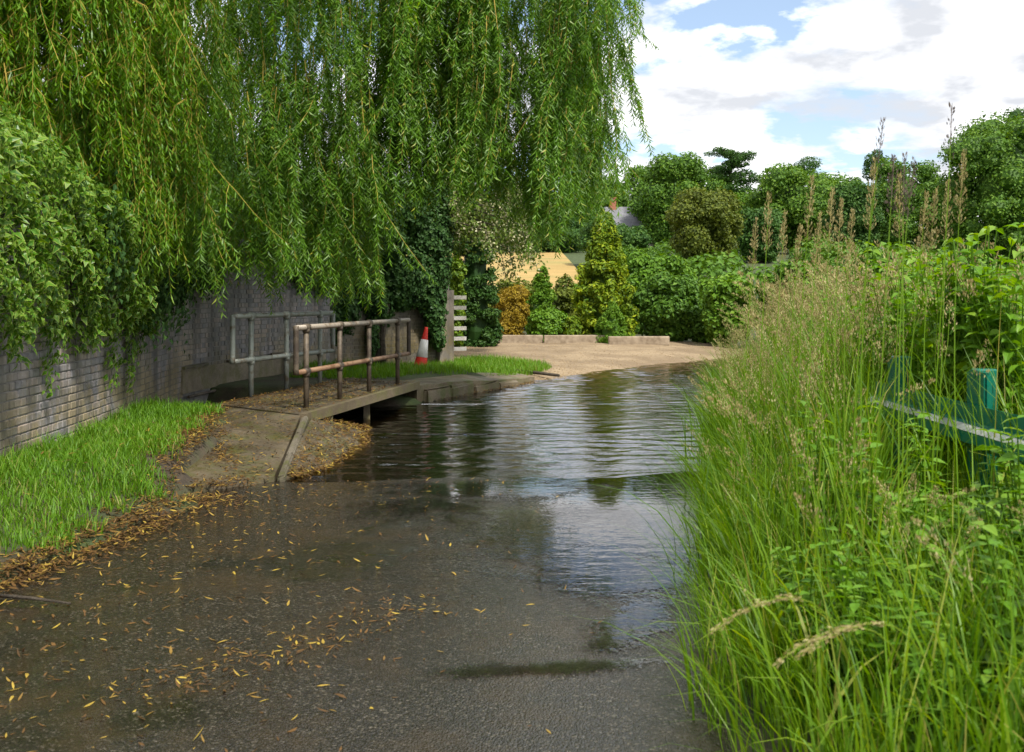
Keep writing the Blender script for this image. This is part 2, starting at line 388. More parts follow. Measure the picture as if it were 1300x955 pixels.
def water():
    m, nt, b = new_mat('ford_water'); g = NG(nt); p = g.pos(); nt.nodes.remove(b)
    w1 = g.noise(1.0, 4, .6, g.mapping(p, (2.2, 4.2, 1), rot=(0, 0, .15)), .6)
    w2 = g.noise(1.0, 3, .55, g.mapping(p, (10, 17, 1), rot=(0, 0, -.1)), .4)
    w3 = g.noise(1.0, 2, .5, g.mapping(p, (26, 46, 1), rot=(0, 0, .25)))
    calm = g.ramp(g.noise(.42, 3, .5, g.mapping(p, (1, 1.6, 1), (2.2, 5.1, 0))), [(.40, .30), (.62, 1.0)])
    h = g.m('ADD', g.m('MULTIPLY', w1, .95), g.m('MULTIPLY', calm, g.m('ADD', g.m('MULTIPLY', w2, .30), g.m('MULTIPLY', w3, .10))))
    nb = g.bump(h, 1.0, 0.009)
    fr = g.n('ShaderNodeFresnel'); fr.inputs['IOR'].default_value = 1.55; g.l(nb, fr.inputs['Normal'])
    tp = g.n('ShaderNodeBsdfTransparent'); tp.inputs[0].default_value = (.66, .58, .40, 1)
    gl = g.n('ShaderNodeBsdfGlossy'); gl.inputs['Roughness'].default_value = 0.03; gl.inputs[0].default_value = (1, 1, 1, 1); g.l(nb, gl.inputs['Normal'])
    mx = g.n('ShaderNodeMixShader'); g.l(fr.outputs[0], mx.inputs[0]); g.l(tp.outputs[0], mx.inputs[1]); g.l(gl.outputs[0], mx.inputs[2])
    g.l(mx.outputs[0], nt.nodes['Material Output'].inputs[0]); return m
M['water'] = water()

def puddle_mat():
    m, nt, b = new_mat('puddle_water'); g = NG(nt); p = g.pos(); nt.nodes.remove(b)
    nb = g.bump(g.noise(6, 3, .55, g.mapping(p, (1, 1.6, 1))), .55, .004)
    fr = g.n('ShaderNodeFresnel'); fr.inputs['IOR'].default_value = 1.6; g.l(nb, fr.inputs['Normal'])
    tp = g.n('ShaderNodeBsdfTransparent'); tp.inputs[0].default_value = (1, 1, 1, 1); gl = g.n('ShaderNodeBsdfGlossy'); gl.inputs['Roughness'].default_value = .015; g.l(nb, gl.inputs['Normal'])
    # stones break the surface of the shallow film
    wet = g.ramp(g.m('ADD', g.m('ADD', g.m('MULTIPLY', g.m('SUBTRACT', g.noise(46, 4, .7, p), .5), 1.9), g.m('MULTIPLY', g.m('SUBTRACT', g.noise(4, 4, .6, p), .5), 1.1)), g.attr('edge')), [(.50, 0.0), (.70, 1.0)])
    mx = g.n('ShaderNodeMixShader'); g.l(g.m('MULTIPLY', fr.outputs[0], g.m('SUBTRACT', 1.0, wet)), mx.inputs[0]); g.l(tp.outputs[0], mx.inputs[1]); g.l(gl.outputs[0], mx.inputs[2]); g.l(mx.outputs[0], nt.nodes['Material Output'].inputs[0]); return m
M['puddle'] = puddle_mat()
def brick_mat(name, per_object, older=False):
    m, nt, b = new_mat(name); g = NG(nt); p = g.pos()
    rnd = g.n('ShaderNodeObjectInfo').outputs['Random'] if per_object else g.attr('var')
    if older: stops = [(0, (.16, .13, .10)), (.35, (.23, .20, .16)), (.7, (.20, .16, .12)), (1, (.30, .24, .18))]
    else: stops = [(0, (.21, .20, .22)), (.3, (.31, .295, .305)), (.55, (.39, .33, .31)), (.8, (.27, .26, .275)), (1, (.41, .33, .29))]
    c = g.ramp(rnd, stops)
    c = g.mix(.6, c, g.ramp(g.noise(30, 5, .65, p), [(.3, .55), (.7, 1.15)]), 'MULTIPLY')
    sx = g.n('ShaderNodeSeparateXYZ'); g.l(p, sx.inputs[0])
    # ochre lichen in patches on the lower courses, dark damp streaks running down
    low = g.ramp(g.m('DIVIDE', sx.outputs[2], 2.0), [(.30, 1.0), (.62, 0.0)])
    lich = g.m('MULTIPLY', g.ramp(g.noise(1.7, 5, .62, p, .3), [(.42, 0.0), (.54, 1.0)]), low)
    c = g.mix(g.m('MULTIPLY', lich, .55), c, (.25, .18, .035))
    streak = g.ramp(g.noise(1.0, 4, .6, g.mapping(p, (4.5, 4.5, .55))), [(.44, 0.0), (.66, .75)])
    c = g.mix(streak, c, (.08, .075, .07))
    g.l(c, b.inputs['Base Color']); b.inputs['Roughness'].default_value = .62; b.inputs['Specular IOR Level'].default_value = .4
    g.l(g.bump(g.noise(60, 4, .6, p), .5, .006), b.inputs['Normal']); return m
M['brick'] = brick_mat('engineering_brick', True); M['brick_mass'] = brick_mat('engineering_brick_course', False)
M['brick_old'] = brick_mat('old_garden_brick', False, True)
M['mortar'] = plain_mat('mortar', (.16, .15, .145), (.26, .245, .23), 7, .9, .6, .01)
M['mortar_pale'] = plain_mat('pale_mortar', (.20, .175, .14), (.33, .29, .23), 5, .9, .6, .01)
def steel_mat(name, c, rustc, amount, rough):
    m, nt, b = new_mat(name); g = NG(nt); p = g.pos()
    n = g.noise(7, 6, .65, p, .3); f = g.ramp(n, [(amount, 0.0), (amount + .12, 1.0)])
    g.l(g.mix(f, c, rustc), b.inputs['Base Color']); b.inputs['Metallic'].default_value = .25; b.inputs['Roughness'].default_value = rough
    g.l(g.bump(g.noise(90, 4, .6, p), .4, .004), b.inputs['Normal']); return m
M['steel'] = steel_mat('galvanised_steel', (.26, .28, .25), (.17, .14, .10), .50, .5)
M['steel_brown'] = steel_mat('weathered_brown_steel', (.115, .088, .058), (.055, .04, .028), .46, .6)
M['steel_top'] = steel_mat('worn_handrail_steel', (.30, .255, .20), (.17, .12, .075), .50, .48)
M['steel_rust'] = steel_mat('rusty_rail_steel', (.25, .15, .085), (.15, .075, .035), .48, .6)
M['cone_red'] = plain_mat('cone_red_plastic', (.62, .035, .02), (.52, .03, .02), 5, .42, .05)
M['cone_white'] = plain_mat('cone_white_sleeve', (.72, .70, .66), (.58, .56, .52), 6, .35, .05)
M['rubber'] = plain_mat('black_rubber', (.02, .02, .02), (.04, .038, .035), 9, .8, .2)
M['timber'] = plain_mat('weathered_timber', (.20, .15, .10), (.34, .27, .19), 7, .85, .5, .01)
M['grey_timber'] = plain_mat('grey_timber', (.28, .26, .23), (.42, .40, .37), 8, .85, .5, .008)
M['white_timber'] = plain_mat('whitewashed_timber', (.55, .52, .46), (.70, .68, .62), 8, .8, .3, .006)
def teal():
    m, nt, b = new_mat('teal_paint'); g = NG(nt); p = g.pos()
    g.l(g.mix(g.ramp(g.noise(3, 5, .6, p), [(.5, 0.0), (.75, .5)]), (.0, .125, .085), (.015, .09, .06)), b.inputs['Base Color'])
    g.l(g.ramp(g.noise(12, 4, .6, p), [(.3, .22), (.7, .42)]), b.inputs['Roughness']); b.inputs['Coat Weight'].default_value = .3
    g.l(g.bump(g.noise(45, 3, .5, p), .15, .004), b.inputs['Normal']); return m
M['teal'] = teal()
M['rail_highlight'] = plain_mat('painted_rail_highlight', (.24, .28, .25), (.42, .42, .38), 14, .5, .2)  # pale colour stands in for sky light caught on the barrier ridge
M['slate'] = plain_mat('slate_roof', (.13, .13, .145), (.19, .19, .20), 3, .7, .3); M['red_brick'] = plain_mat('red_chimney_brick', (.28, .11, .07), (.36, .15, .09), 4, .9, .3)
M['render_wall'] = plain_mat('cream_house_wall', (.50, .45, .38), (.60, .55, .47), 2, .9, .1); M['pane'] = plain_mat('window_pane', (.03, .035, .04), (.05, .055, .06), 2, .08, .02, spec=.6)
M['stone'] = plain_mat('drive_pebble', (.24, .175, .10), (.40, .30, .18), 9, .85, .3)
def gravel_mat():
    m, nt, b = new_mat('gravel'); g = NG(nt); p = g.pos()
    cell = g.n('ShaderNodeSeparateColor'); g.l(g.vor(60, p, 'F1', 1), cell.inputs[0])
    c = g.ramp(cell.outputs[0], [(0, (.19, .135, .075)), (.5, (.28, .205, .118)), (1, (.38, .29, .175))])
    c = g.mix(g.ramp(g.noise(.8, 5, .6, p), [(.40, 0.0), (.60, .8)]), c, (.16, .11, .06))
    g.l(c, b.inputs['Base Color']); b.inputs['Roughness'].default_value = .9
    g.l(g.bump(g.vor(60, p, 'F1', 0), .6, .01), b.inputs['Normal']); return m
M['gravel'] = gravel_mat()
def ground_mat():
    m, nt, b = new_mat('soil_and_turf'); g = NG(nt); p = g.pos(); sx = g.n('ShaderNodeSeparateXYZ'); g.l(p, sx.inputs[0])
    turf = g.ramp(g.noise(2.5, 6, .6, p), [(.3, (.028, .045, .012)), (.7, (.060, .085, .02))])
    soil = g.ramp(g.noise(9, 6, .65, p), [(.3, (.028, .02, .012)), (.7, (.07, .05, .03))])
    c = g.mix(g.ramp(g.noise(1.1, 4, .6, p), [(.40, 0.0), (.60, 1.0)]), soil, turf)
    far = g.ramp(g.m('DIVIDE', sx.outputs[1], 100.0), [(.36, 0.0), (.46, 1.0)])
    g.l(g.mix(far, c, turf), b.inputs['Base Color']); b.inputs['Roughness'].default_value = .95
    g.l(g.bump(g.noise(30, 6, .7, p), .7, .02), b.inputs['Normal']); return m
M['ground'] = ground_mat()
def field_mat():
    m, nt, b = new_mat('mown_hay_field'); g = NG(nt); p = g.pos()
    c = g.ramp(g.noise(.6, 6, .65, g.mapping(p, (.35, 1.2, 1))), [(.32, (.24, .18, .05)), (.55, (.36, .235, .075)), (.75, (.42, .28, .10))])
    c = g.mix(g.ramp(g.noise(.09, 4, .6, g.mapping(p, (.5, 1.6, 1), (4, 2, 0))), [(.52, 0.0), (.66, .7)]), c, (.20, .21, .055))
    g.l(c, b.inputs['Base Color']); b.inputs['Roughness'].default_value = .95; g.l(g.bump(g.noise(3, 5, .7, p), .6, .08), b.inputs['Normal']); return m
M['field'] = field_mat()

# ------------------------------------------------------------------ ground, road, water
YL = [-8, 0, 4, 5.75, 7.6, 9.0, 11.2, 13, 15.4, 17, 18.7, 20.2, 22.5, 25, 28.6, 32, 40, 60]
XLv = [-3.4, -3.2, -3.1, -2.95, -2.63, -2.12, -2.30, -1.95, -1.55, -.9, -.1, .9, 2.3, 4.0, 6.6, 9.4, 17, 40]
YR = [-8, 0, 4.3, 5.75, 9.35, 14.6, 20, 24, 28, 32, 40, 60]
XRv = [.5, .62, .80, 1.12, 1.85, 2.95, 4.6, 6.4, 9.4, 14, 24, 50]
def XL(y): return np.interp(y, YL, XLv)
def XR(y): return np.interp(y, YR, XRv)
def zroad(x, y):
    x = np.asarray(x, float); y = np.asarray(y, float)
    dip = smooth(7.6, 12.0, y) - smooth(24.0, 30.0, y)
    return -0.10 * dip + .007 * np.sin(x * 2.3 + y * .7) * np.cos(y * 1.1 - x) - .012 * smooth(1.4, 0, np.abs(x - XL(y)))
def fnoise(x, y):
    return .5 * np.sin(x * 1.7 + 1.3 * np.sin(y * .9)) + .3 * np.sin(y * 2.3 + x * .8 + 1.0) + .2 * np.sin(4.1 * x - 3.3 * y)
def ground(x, y):
    x = np.asarray(x, float); y = np.asarray(y, float)
    xl, xr = XL(y), XR(y)
    z = np.full(np.broadcast(x, y).shape, 0.0)
    left = np.maximum(xl - x, 0); right = np.maximum(x - xr, 0)
    zl = .03 + .25 * smooth(.05, 1.1, left) + .012 * fnoise(x * 2, y * 2)
    zr = .02 + .36 * smooth(.0, 1.5, right) + .25 * smooth(1.5, 5, right) + .03 * fnoise(x * 1.5, y * 1.5)
    z = np.where(x < xl, zl, np.where(x > xr, zr, zroad(x, y) - .05))
    z = np.where((y > 19) & (y < 33) & (x < xl), np.minimum(z, zroad(x, y) + .02 + .10 * smooth(.3, 1.5, left) + .08 * smooth(1, 4, left)), z)      # the flat drive
    # stream channel below the footbridge
    ch = smooth(12.2, 12.9, y) * (1 - smooth(14.9, 15.5, y)) * (x < xl + .15)
    z = z * (1 - ch) + (-.30) * ch
    rc = ((y > 8.0) & (y < 12.7) & (x > np.interp(y, [8.0, 8.35, 10.4, 12.5], [-2.7, -2.80, -3.10, -3.55]))) & (x < xl)
    z = np.where(rc, np.minimum(z, -.12 + .27 * np.clip((y - 9.0) / 2.4, 0, 1)), z)
    hill = .0 + 5.6 * smooth(38, 118, y) + 9.5 * smooth(95, 215, y) + 6 * smooth(200, 500, y)
    z = z * (1 - smooth(36, 46, y)) + (.25 * smooth(36, 46, y)) + hill + .6 * smooth(40, 120, y) * fnoise(x * .03, y * .03)
    return z
def grid(name, xs, ys, zf, mat, keep=None, shade=True):
    X, Y = np.meshgrid(xs, ys); Z = zf(X, Y); nx, ny = len(xs), len(ys)
    i = np.arange(ny - 1)[:, None] * nx + np.arange(nx - 1)[None]
    Q = np.stack([i, i + 1, i + nx + 1, i + nx], -1).reshape(-1, 4)
    mb = MB(); mb.add(np.stack([X, Y, Z], -1).reshape(-1, 3), None, Q); return mb.build(name, mat, shade=shade)
xs = np.unique(np.concatenate([np.linspace(-1500, -60, 16), np.linspace(-60, -9, 18), np.arange(-9, 9.01, .22), np.linspace(9.3, 24, 30), np.linspace(25, 90, 24), np.linspace(95, 1500, 16)]))
ys = np.unique(np.concatenate([np.linspace(-400, -12, 8), np.linspace(-11, 0, 12), np.arange(0, 26, .22), np.linspace(26, 48, 40), np.linspace(49, 220, 60), np.linspace(230, 2500, 20)]))
g_o = grid('ground', xs, ys, ground, M['ground']); g_o['kind'] = 'structure'
# lane surface
def strip(name, y0, y1, step, ncross, zf, xa, xb, mat):
    yy = np.arange(y0, y1 + 1e-6, step); V = []
    for y in yy:
        u = np.linspace(0, 1, ncross); x = xa(y) + (xb(y) - xa(y)) * u; V.append(np.stack([x, np.full(ncross, y), zf(x, np.full(ncross, y))], 1))
    V = np.concatenate(V); i = np.arange(len(yy) - 1)[:, None] * ncross + np.arange(ncross - 1)[None]
    mb = MB(); mb.add(V, None, np.stack([i, i + 1, i + ncross + 1, i + ncross], -1).reshape(-1, 4)); return mb.build(name, mat, shade=True)
def wob(y, s): return .05 * math.sin(y * 2.1 + s) + .04 * math.sin(y * 5.3 + 2 * s) + .02 * math.sin(y * 11 + s)
road = strip('road', -8, 45, .12, 34, zroad, lambda y: XL(y) - .12 + wob(y, 0), lambda y: XR(y) + .18 + wob(y, 2), M['asphalt']); road['kind'] = 'structure'
WV = [(random.uniform(.13, .5), random.gauss(math.pi / 2, .45), random.uniform(0, 6.28)) for _ in range(26)]
def ripple(x, y):
    z = 0 * x; run = .45 + .55 * smooth(-.5, .6, fnoise(x * .35 + 2, y * .22))
    for lam, th, ph in WV:
        k = 2 * math.pi / lam; z = z + (.00125 * lam / .3) * np.sin(k * (x * math.cos(th) + y * math.sin(th)) + ph + .8 * np.sin(.9 * x + .5 * y + ph))
    return -.031 + z * run * smooth(0, 1.6, y - 8.6)
wp = strip('ford_water', 8.2, 28.4, .045, 84, ripple, lambda y: (XL(y) - .35 if not 12.2 < y < 15.6 else -5.2), lambda y: XR(y) + .25, M['water'])
wp['kind'] = 'structure'
# thin film of run-off water spreading over the low side of the lane
def film_sheet():
    yy = np.arange(3.7, 9.75, .06); k = 44; V = []; E = []
    for y in yy:
        x = np.linspace(-1.5, float(XR(y)) + .12, k); Y = np.full(k, y)
        c = np.zeros(k)
        for cx, cy_, rx, ry, rot, w in [(.95, 7.5, .75, 1.6, -.2, 1.0), (.62, 6.05, .55, .60, .3, .85), (.60, 5.0, .16, .42, -.5, .95), (.16, 4.42, .46, .07, .14, .95), (-.2, 8.6, .9, .5, .0, .8), (1.3, 9.2, 1.3, .6, 0, .9), (.15, 6.9, .55, .9, .2, .72), (-.7, 7.8, .7, .5, .0, .6)]:
            dx, dy = x - cx, Y - cy_; u = (dx * math.cos(rot) + dy * math.sin(rot)) / rx; v = (-dx * math.sin(rot) + dy * math.cos(rot)) / ry; c = np.maximum(c, w * np.exp(-(u * u + v * v) * .9))
        V.append(np.stack([x, Y, zroad(x, Y) + .006], 1)); E.append(1 - np.clip(c, 0, 1))
    V = np.concatenate(V); E = np.concatenate(E); i = np.arange(len(yy) - 1)[:, None] * k + np.arange(k - 1)[None]
    mb = MB(); mb.add(V, None, np.stack([i, i + 1, i + k + 1, i + k], -1).reshape(-1, 4), e=E); o = mb.build('surface_water', M['puddle'], None, True); o['kind'] = 'structure'
film_sheet()
# gravel drive
def drive_left(y): return np.interp(y, [18.8, 19.6, 21, 22.6, 24, 26, 31], [.2, .35, .5, .3, -1.2, -2.6, -4.0])
def drive_z(x, y):
    left = XL(y) - x
    return zroad(x, y) + np.where(left < 0, .065 + .25 * left, .065 + .10 * smooth(0, 1.5, left) + .08 * smooth(1, 4, left)) + .012 * fnoise(x * 1.7, y * 1.7) * smooth(-.3, .6, left)
dr = strip('gravel_drive', 19.4, 31.4, .15, 60, drive_z, lambda y: drive_left(y) - .3, lambda y: XL(y) + .32, M['gravel']); dr['kind'] = 'structure'
# mown field on the rising ground behind the gardens
fo = grid('field', np.linspace(-60, 5.5, 40), np.linspace(46, 112, 40), lambda x, y: ground(x, y) + .12, M['field']); fo['kind'] = 'structure'

# ------------------------------------------------------------------ brick wall beside the lane
WP = np.array([(-3.72, 3.6), (-3.80, 5), (-3.95, 6.5), (-4.1, 8), (-4.25, 10), (-4.5, 12), (-4.70, 13.6), (-4.74, 14.6), (-4.55, 16), (-4.1, 17.8), (-3.6, 19.7)])
def curve_sampler(P):
    d = []
    n = len(P)
    for i in range(n - 1):
        p0, p1, p2, p3 = P[max(i - 1, 0)], P[i], P[i + 1], P[min(i + 2, n - 1)]
        for t in np.linspace(0, 1, 24, endpoint=False):
            d.append(.5 * (2 * p1 + (p2 - p0) * t + (2 * p0 - 5 * p1 + 4 * p2 - p3) * t * t + (3 * p1 - p0 - 3 * p2 + p3) * t ** 3))
    d.append(P[-1]); d = np.array(d); s = np.r_[0, np.cumsum(np.linalg.norm(np.diff(d, axis=0), axis=1))]
    def at(t):
        t = np.asarray(t, float); p = np.stack([np.interp(t, s, d[:, 0]), np.interp(t, s, d[:, 1])], -1)
        q = np.stack([np.interp(t + .05, s, d[:, 0]), np.interp(t + .05, s, d[:, 1])], -1); r = np.stack([np.interp(t - .05, s, d[:, 0]), np.interp(t - .05, s, d[:, 1])], -1)
        return p, nrm(q - r)
    return at, s[-1]
wall_at, WLEN = curve_sampler(WP)
def brick_run(at, length, z0, z1, root, mass_name, mat_mass, singles=0, cam_cut=None, clear=None):
    """bricks in English bond on the face of a curved wall; the nearest ones are single objects"""
    Mz, ML = .075, .225; items = []
    for r in range(int((z1 - z0) / Mz)):
        head = r % 2; bl = ML / 2 if head else ML; off = .056 if head else 0.0
        for k in range(int(length / bl)):
            t = off + (k + .5) * bl
            if t > length - bl / 2: continue
            items.append((t, z0 + (r + .5) * Mz, head))
    it = np.array(items); p, tg = at(it[:, 0]); nrmv = np.stack([tg[:, 1], -tg[:, 0]], 1)
    pos = np.c_[p - nrmv * .04, it[:, 1]]                      # brick depth 0.09, outer face 5 mm proud
    px = 650 + FPX * pos[:, 0] / pos[:, 1]; py = HZ - FPX * (pos[:, 2] - H) / pos[:, 1]
    one = np.zeros(len(it), bool)
    if singles:
        ok = (px > -5) & (px < 420) & (pos[:, 2] > .20) & (pos[:, 2] < cam_cut)
        d = np.where(ok, pos[:, 1], 1e9); one[np.argsort(d)[:singles]] = True
        ms = [bevel_box_mesh('brick', (ML - .012, .09, .064), .006, M['brick'], 1, .0012) for _ in range(4)]
        mh = [bevel_box_mesh('brick', (ML / 2 - .011, .09, .064), .006, M['brick'], 1, .0012) for _ in range(4)]
    mb = MB()
    for i in range(len(it)):
        if clear and clear(pos[i]): continue
        a = math.atan2(tg[i, 1], tg[i, 0]); w = (ML / 2 - .011) if it[i, 2] else (ML - .012)
        j = random.uniform(-.004, .004); c = pos[i] + np.r_[nrmv[i] * j, 0]
        if one[i]:
            b = link('brick', random.choice(mh if it[i, 2] else ms), root, c); b.rotation_euler = (random.uniform(-.01, .01), 0, a + random.uniform(-.012, .012))
        else: box(mb, c, (w, .09, .064), a + random.uniform(-.01, .01), var=random.random())
    o = mb.build(mass_name, mat_mass, root); o['kind'] = 'stuff'
def wall_core(at, length, z0, z1, th, mat, root, name='mortar_core', back=.0):
    ts = np.linspace(0, length, 60); p, tg = at(ts); nv = np.stack([tg[:, 1], -tg[:, 0]], 1); mb = MB()
    f = p - nv * (.006 + back); b = p - nv * (th + back); k = len(ts)
    V = np.concatenate([np.c_[f, np.full(k, z0)], np.c_[f, np.full(k, z1)], np.c_[b, np.full(k, z1)], np.c_[b, np.full(k, z0)]])
    Q = []
    for i in range(k - 1):
        for a in range(4): c = (a + 1) % 4; Q.append((a * k + i, a * k + i + 1, c * k + i + 1, c * k + i))
    Q += [(0, k, 2 * k, 3 * k), (k - 1, 4 * k - 1, 3 * k - 1, 2 * k - 1)]
    mb.add(V, None, Q); return mb.build(name, mat, root)
T_CUL = None
tt = np.linspace(0, WLEN, 400); pw, _ = wall_at(tt)
t_of_y = lambda y: float(np.interp(y, pw[:, 1], tt))
bw = tag(empty('brick_wall', (0, 0, 0)), 'long curving wall of blue-grey engineering bricks with ochre lichen, behind the railings', 'wall')
wall_core(wall_at, WLEN, -.4, 2.62, .33, M['mortar'], bw)
brick_run(wall_at, WLEN, .05, 2.6, bw, 'brick_courses', M['brick_mass'], 300, 1.5, clear=lambda c: c[1] > 14.25 and c[2] < .60)
def curved_beam(name, ta, tb, z0, z1, front, back, mat, root, n=24, za=0.0):
    ts = np.linspace(ta, tb, n); p, tg = wall_at(ts); nv = np.stack([tg[:, 1], -tg[:, 0]], 1); k = n; mb = MB()
    sl = za * np.linspace(0, 1, k)
    f = p + nv * front; b = p - nv * back
    V = np.concatenate([np.c_[f, z0 + sl], np.c_[f, z1 + sl], np.c_[b, z1 + sl], np.c_[b, z0 + sl]]); Q = []
    for i in range(k - 1):
        for a in range(4): c = (a + 1) % 4; Q.append((a * k + i, a * k + i + 1, c * k + i + 1, c * k + i))
    Q += [(0, k, 2 * k, 3 * k), (k - 1, 4 * k - 1, 3 * k - 1, 2 * k - 1)]
    mb.add(V, None, Q); return mb.build(name, mat, root)
curved_beam('culvert_beam', t_of_y(14.28), WLEN - .25, .25, .60, .03, .05, M['beam'], bw)
curved_beam('ledge', t_of_y(14.3), t_of_y(15.2), .605, .645, .055, .0, M['kerb'], bw)
curved_beam('ledge', t_of_y(15.9), t_of_y(17.0), .603, .64, .055, .0, M['kerb'], bw)
mbp = MB(); ts_ = np.linspace(t_of_y(14.4), WLEN - .6, 16); p_, tg_ = wall_at(ts_); nv_ = np.stack([tg_[:, 1], -tg_[:, 0]], 1)
tube(mbp, np.c_[p_ + nv_ * .07, np.full(16, .20)], .022, 6); mbp.build('drain_pipe', M['steel_brown'], bw)
mbp = MB(); box(mbp, (-4.02, 17.75, .46), (.03, .06, .42), -.25); box(mbp, (-4.10, 17.5, .66), (.03, .55, .035), -.25); mbp.build('sluice_bracket', M['steel_brown'], bw)

# old garden wall beyond, with ivy
G2 = np.array([(-3.55, 20.0), (-2.8, 20.9), (-2.1, 21.7), (-1.62, 22.2)]); g2_at, G2LEN = curve_sampler(G2)
gw = tag(empty('garden_wall', (0, 0, 0)), 'low pale weathered garden wall under dark ivy behind the traffic cone', 'wall')
wall_core(g2_at, G2LEN, -.2, 1.72, .30, M['mortar_pale'], gw)
brick_run(g2_at, G2LEN, .05, 1.7, gw, 'brick_courses', M['brick_old'])
mbp = MB(); pe, te = g2_at(np.array([G2LEN]));  box(mbp, (pe[0, 0] + .02, pe[0, 1] + .12, .85), (.42, .42, 1.9), math.atan2(te[0, 1], te[0, 0])); mbp.build('end_pier', M['brick_old'], gw)

# ------------------------------------------------------------------ footbridge, ramp, kerbs
DZ = .30
def slab(name, pts_top, thick, mat, parent=None, sub=0, jit=.0):
    bm = bmesh.new(); vs = [bm.verts.new(p) for p in pts_top]; f = bm.faces.new(vs)
    if f.normal.z < 0: f.normal_flip()
    if sub:
        bmesh.ops.triangulate(bm, faces=bm.faces[:]); bmesh.ops.subdivide_edges(bm, edges=bm.edges[:], cuts=sub, use_grid_fill=True)
        for v in bm.verts: v.co.z += random.uniform(-jit, jit)
    r = bmesh.ops.extrude_face_region(bm, geom=bm.faces[:]); ev = [e for e in r['geom'] if isinstance(e, bmesh.types.BMVert)]
    for v in ev: v.co.z -= thick
    bmesh.ops.recalc_face_normals(bm, faces=bm.faces[:])
    me = bpy.data.meshes.new(name); bm.to_mesh(me); bm.free(); me.materials.append(mat); return link(name, me, parent)
fb = tag(empty('footbridge', (0, 0, 0)), 'narrow wet concrete footbridge slab littered with leaves over the stream', 'footbridge')
N0, N1, F1, F0 = (-2.44, 11.45), (-1.55, 15.75), (-2.72, 16.55), (-3.72, 12.55)
slab('deck', [(*N0, DZ), (*N1, DZ), (*F1, DZ), (*F0, DZ)], .10, M['concrete'], fb)
nv0 = nrm(np.array(N1) - np.array(N0)); side = np.array([nv0[1], -nv0[0]])
mbp = MB(); c = (np.array(N0) + np.array(N1)) / 2 + side * .045
box(mbp, (*c, DZ - .045), (np.linalg.norm(np.array(N1) - np.array(N0)) + .06, .085, .115), math.atan2(nv0[1], nv0[0])); mbp.build('edge_beam', M['bridge_edge'], fb)
for yy in (13.9,):
    mbp = MB(); q = np.array(N0) + nv0 * (yy - N0[1]) ; box(mbp, (q[0] - .08, q[1], .02), (.09, .12, .50), .2); mbp.build('support_post', M['bridge_edge'], fb)
mbp = MB(); box(mbp, (-2.95, 12.05, -.02), (1.5, .35, .52), .45); mbp.build('abutment', M['bridge_edge'], fb)
mbp = MB(); box(mbp, (-2.35, 16.2, -.02), (1.4, .5, .48), .45); mbp.build('abutment', M['bridge_edge'], fb)

rp = tag(slab('ramp', [(-2.16, 9.05, .015), (-2.42, 11.38, DZ - .012), (-3.70, 12.50, DZ - .012), (-3.25, 10.4, .19), (-2.95, 8.35, .05)], .3, M['concrete'], None, 5, .006),
         'wet brown concrete ramp sloping up from the lane to the footbridge', 'ramp')
for k in range(3):
    a = np.array((-2.13, 9.02, .03)); b = np.array((-2.39, 11.36, DZ + .0)); u0, u1 = k / 3 + .004, (k + 1) / 3 - .004
    p0, p1 = a + (b - a) * u0, a + (b - a) * u1; ang = math.atan2(p1[1] - p0[1], p1[0] - p0[0]); ln = np.linalg.norm(p1 - p0)
    me = bevel_box_mesh('kerb_stone', (ln, .07, .14), .016, M['kerb'], 2, .006); o = link('kerb_stone', me, rp, (p0 + p1) / 2 + np.array([.035, 0, -.075]))
    o.rotation_euler = (0, -math.atan2(p1[2] - p0[2], math.hypot(*(p1 - p0)[:2])), ang)
slab('haunch', [(-2.10, 9.08, .0), (-2.31, 11.5, DZ - .05), (-2.25, 12.3, .12), (-1.80, 12.6, -.05), (-1.62, 11.4, -.09), (-1.75, 9.8, -.07)], .25, M['concrete'], rp, 5, .016)
ap = tag(slab('pavement_apron', [(-1.50, 15.72, .25), (-.80, 17.2, .20), (-.02, 18.9, .08), (.45, 20.0, .05), (.05, 20.25, .10), (-1.15, 18.75, .22), (-2.6, 16.6, .27)], .32, M['apron'], None, 4, .012),
         'mossy broken concrete footway beyond the footbridge beside the ford', 'footway')
for k, (a, b, hh) in enumerate([((-1.42, 15.9), (-1.08, 16.62), .17), ((-1.06, 16.66), (-.72, 17.4), .15), ((-.70, 17.44), (-.30, 18.3), .11), ((-.28, 18.34), (.06, 19.0), .06)]):
    a, b = np.array(a), np.array(b); ln = np.linalg.norm(b - a)
    me = bevel_box_mesh('kerb_stone', (ln, .16, .34), .035, M['apron'], 2, .02); o = link('kerb_stone', me, ap, (*((a + b) / 2), hh - .16)); o.rotation_euler = (0, 0, math.atan2(*(b - a)[::-1]))

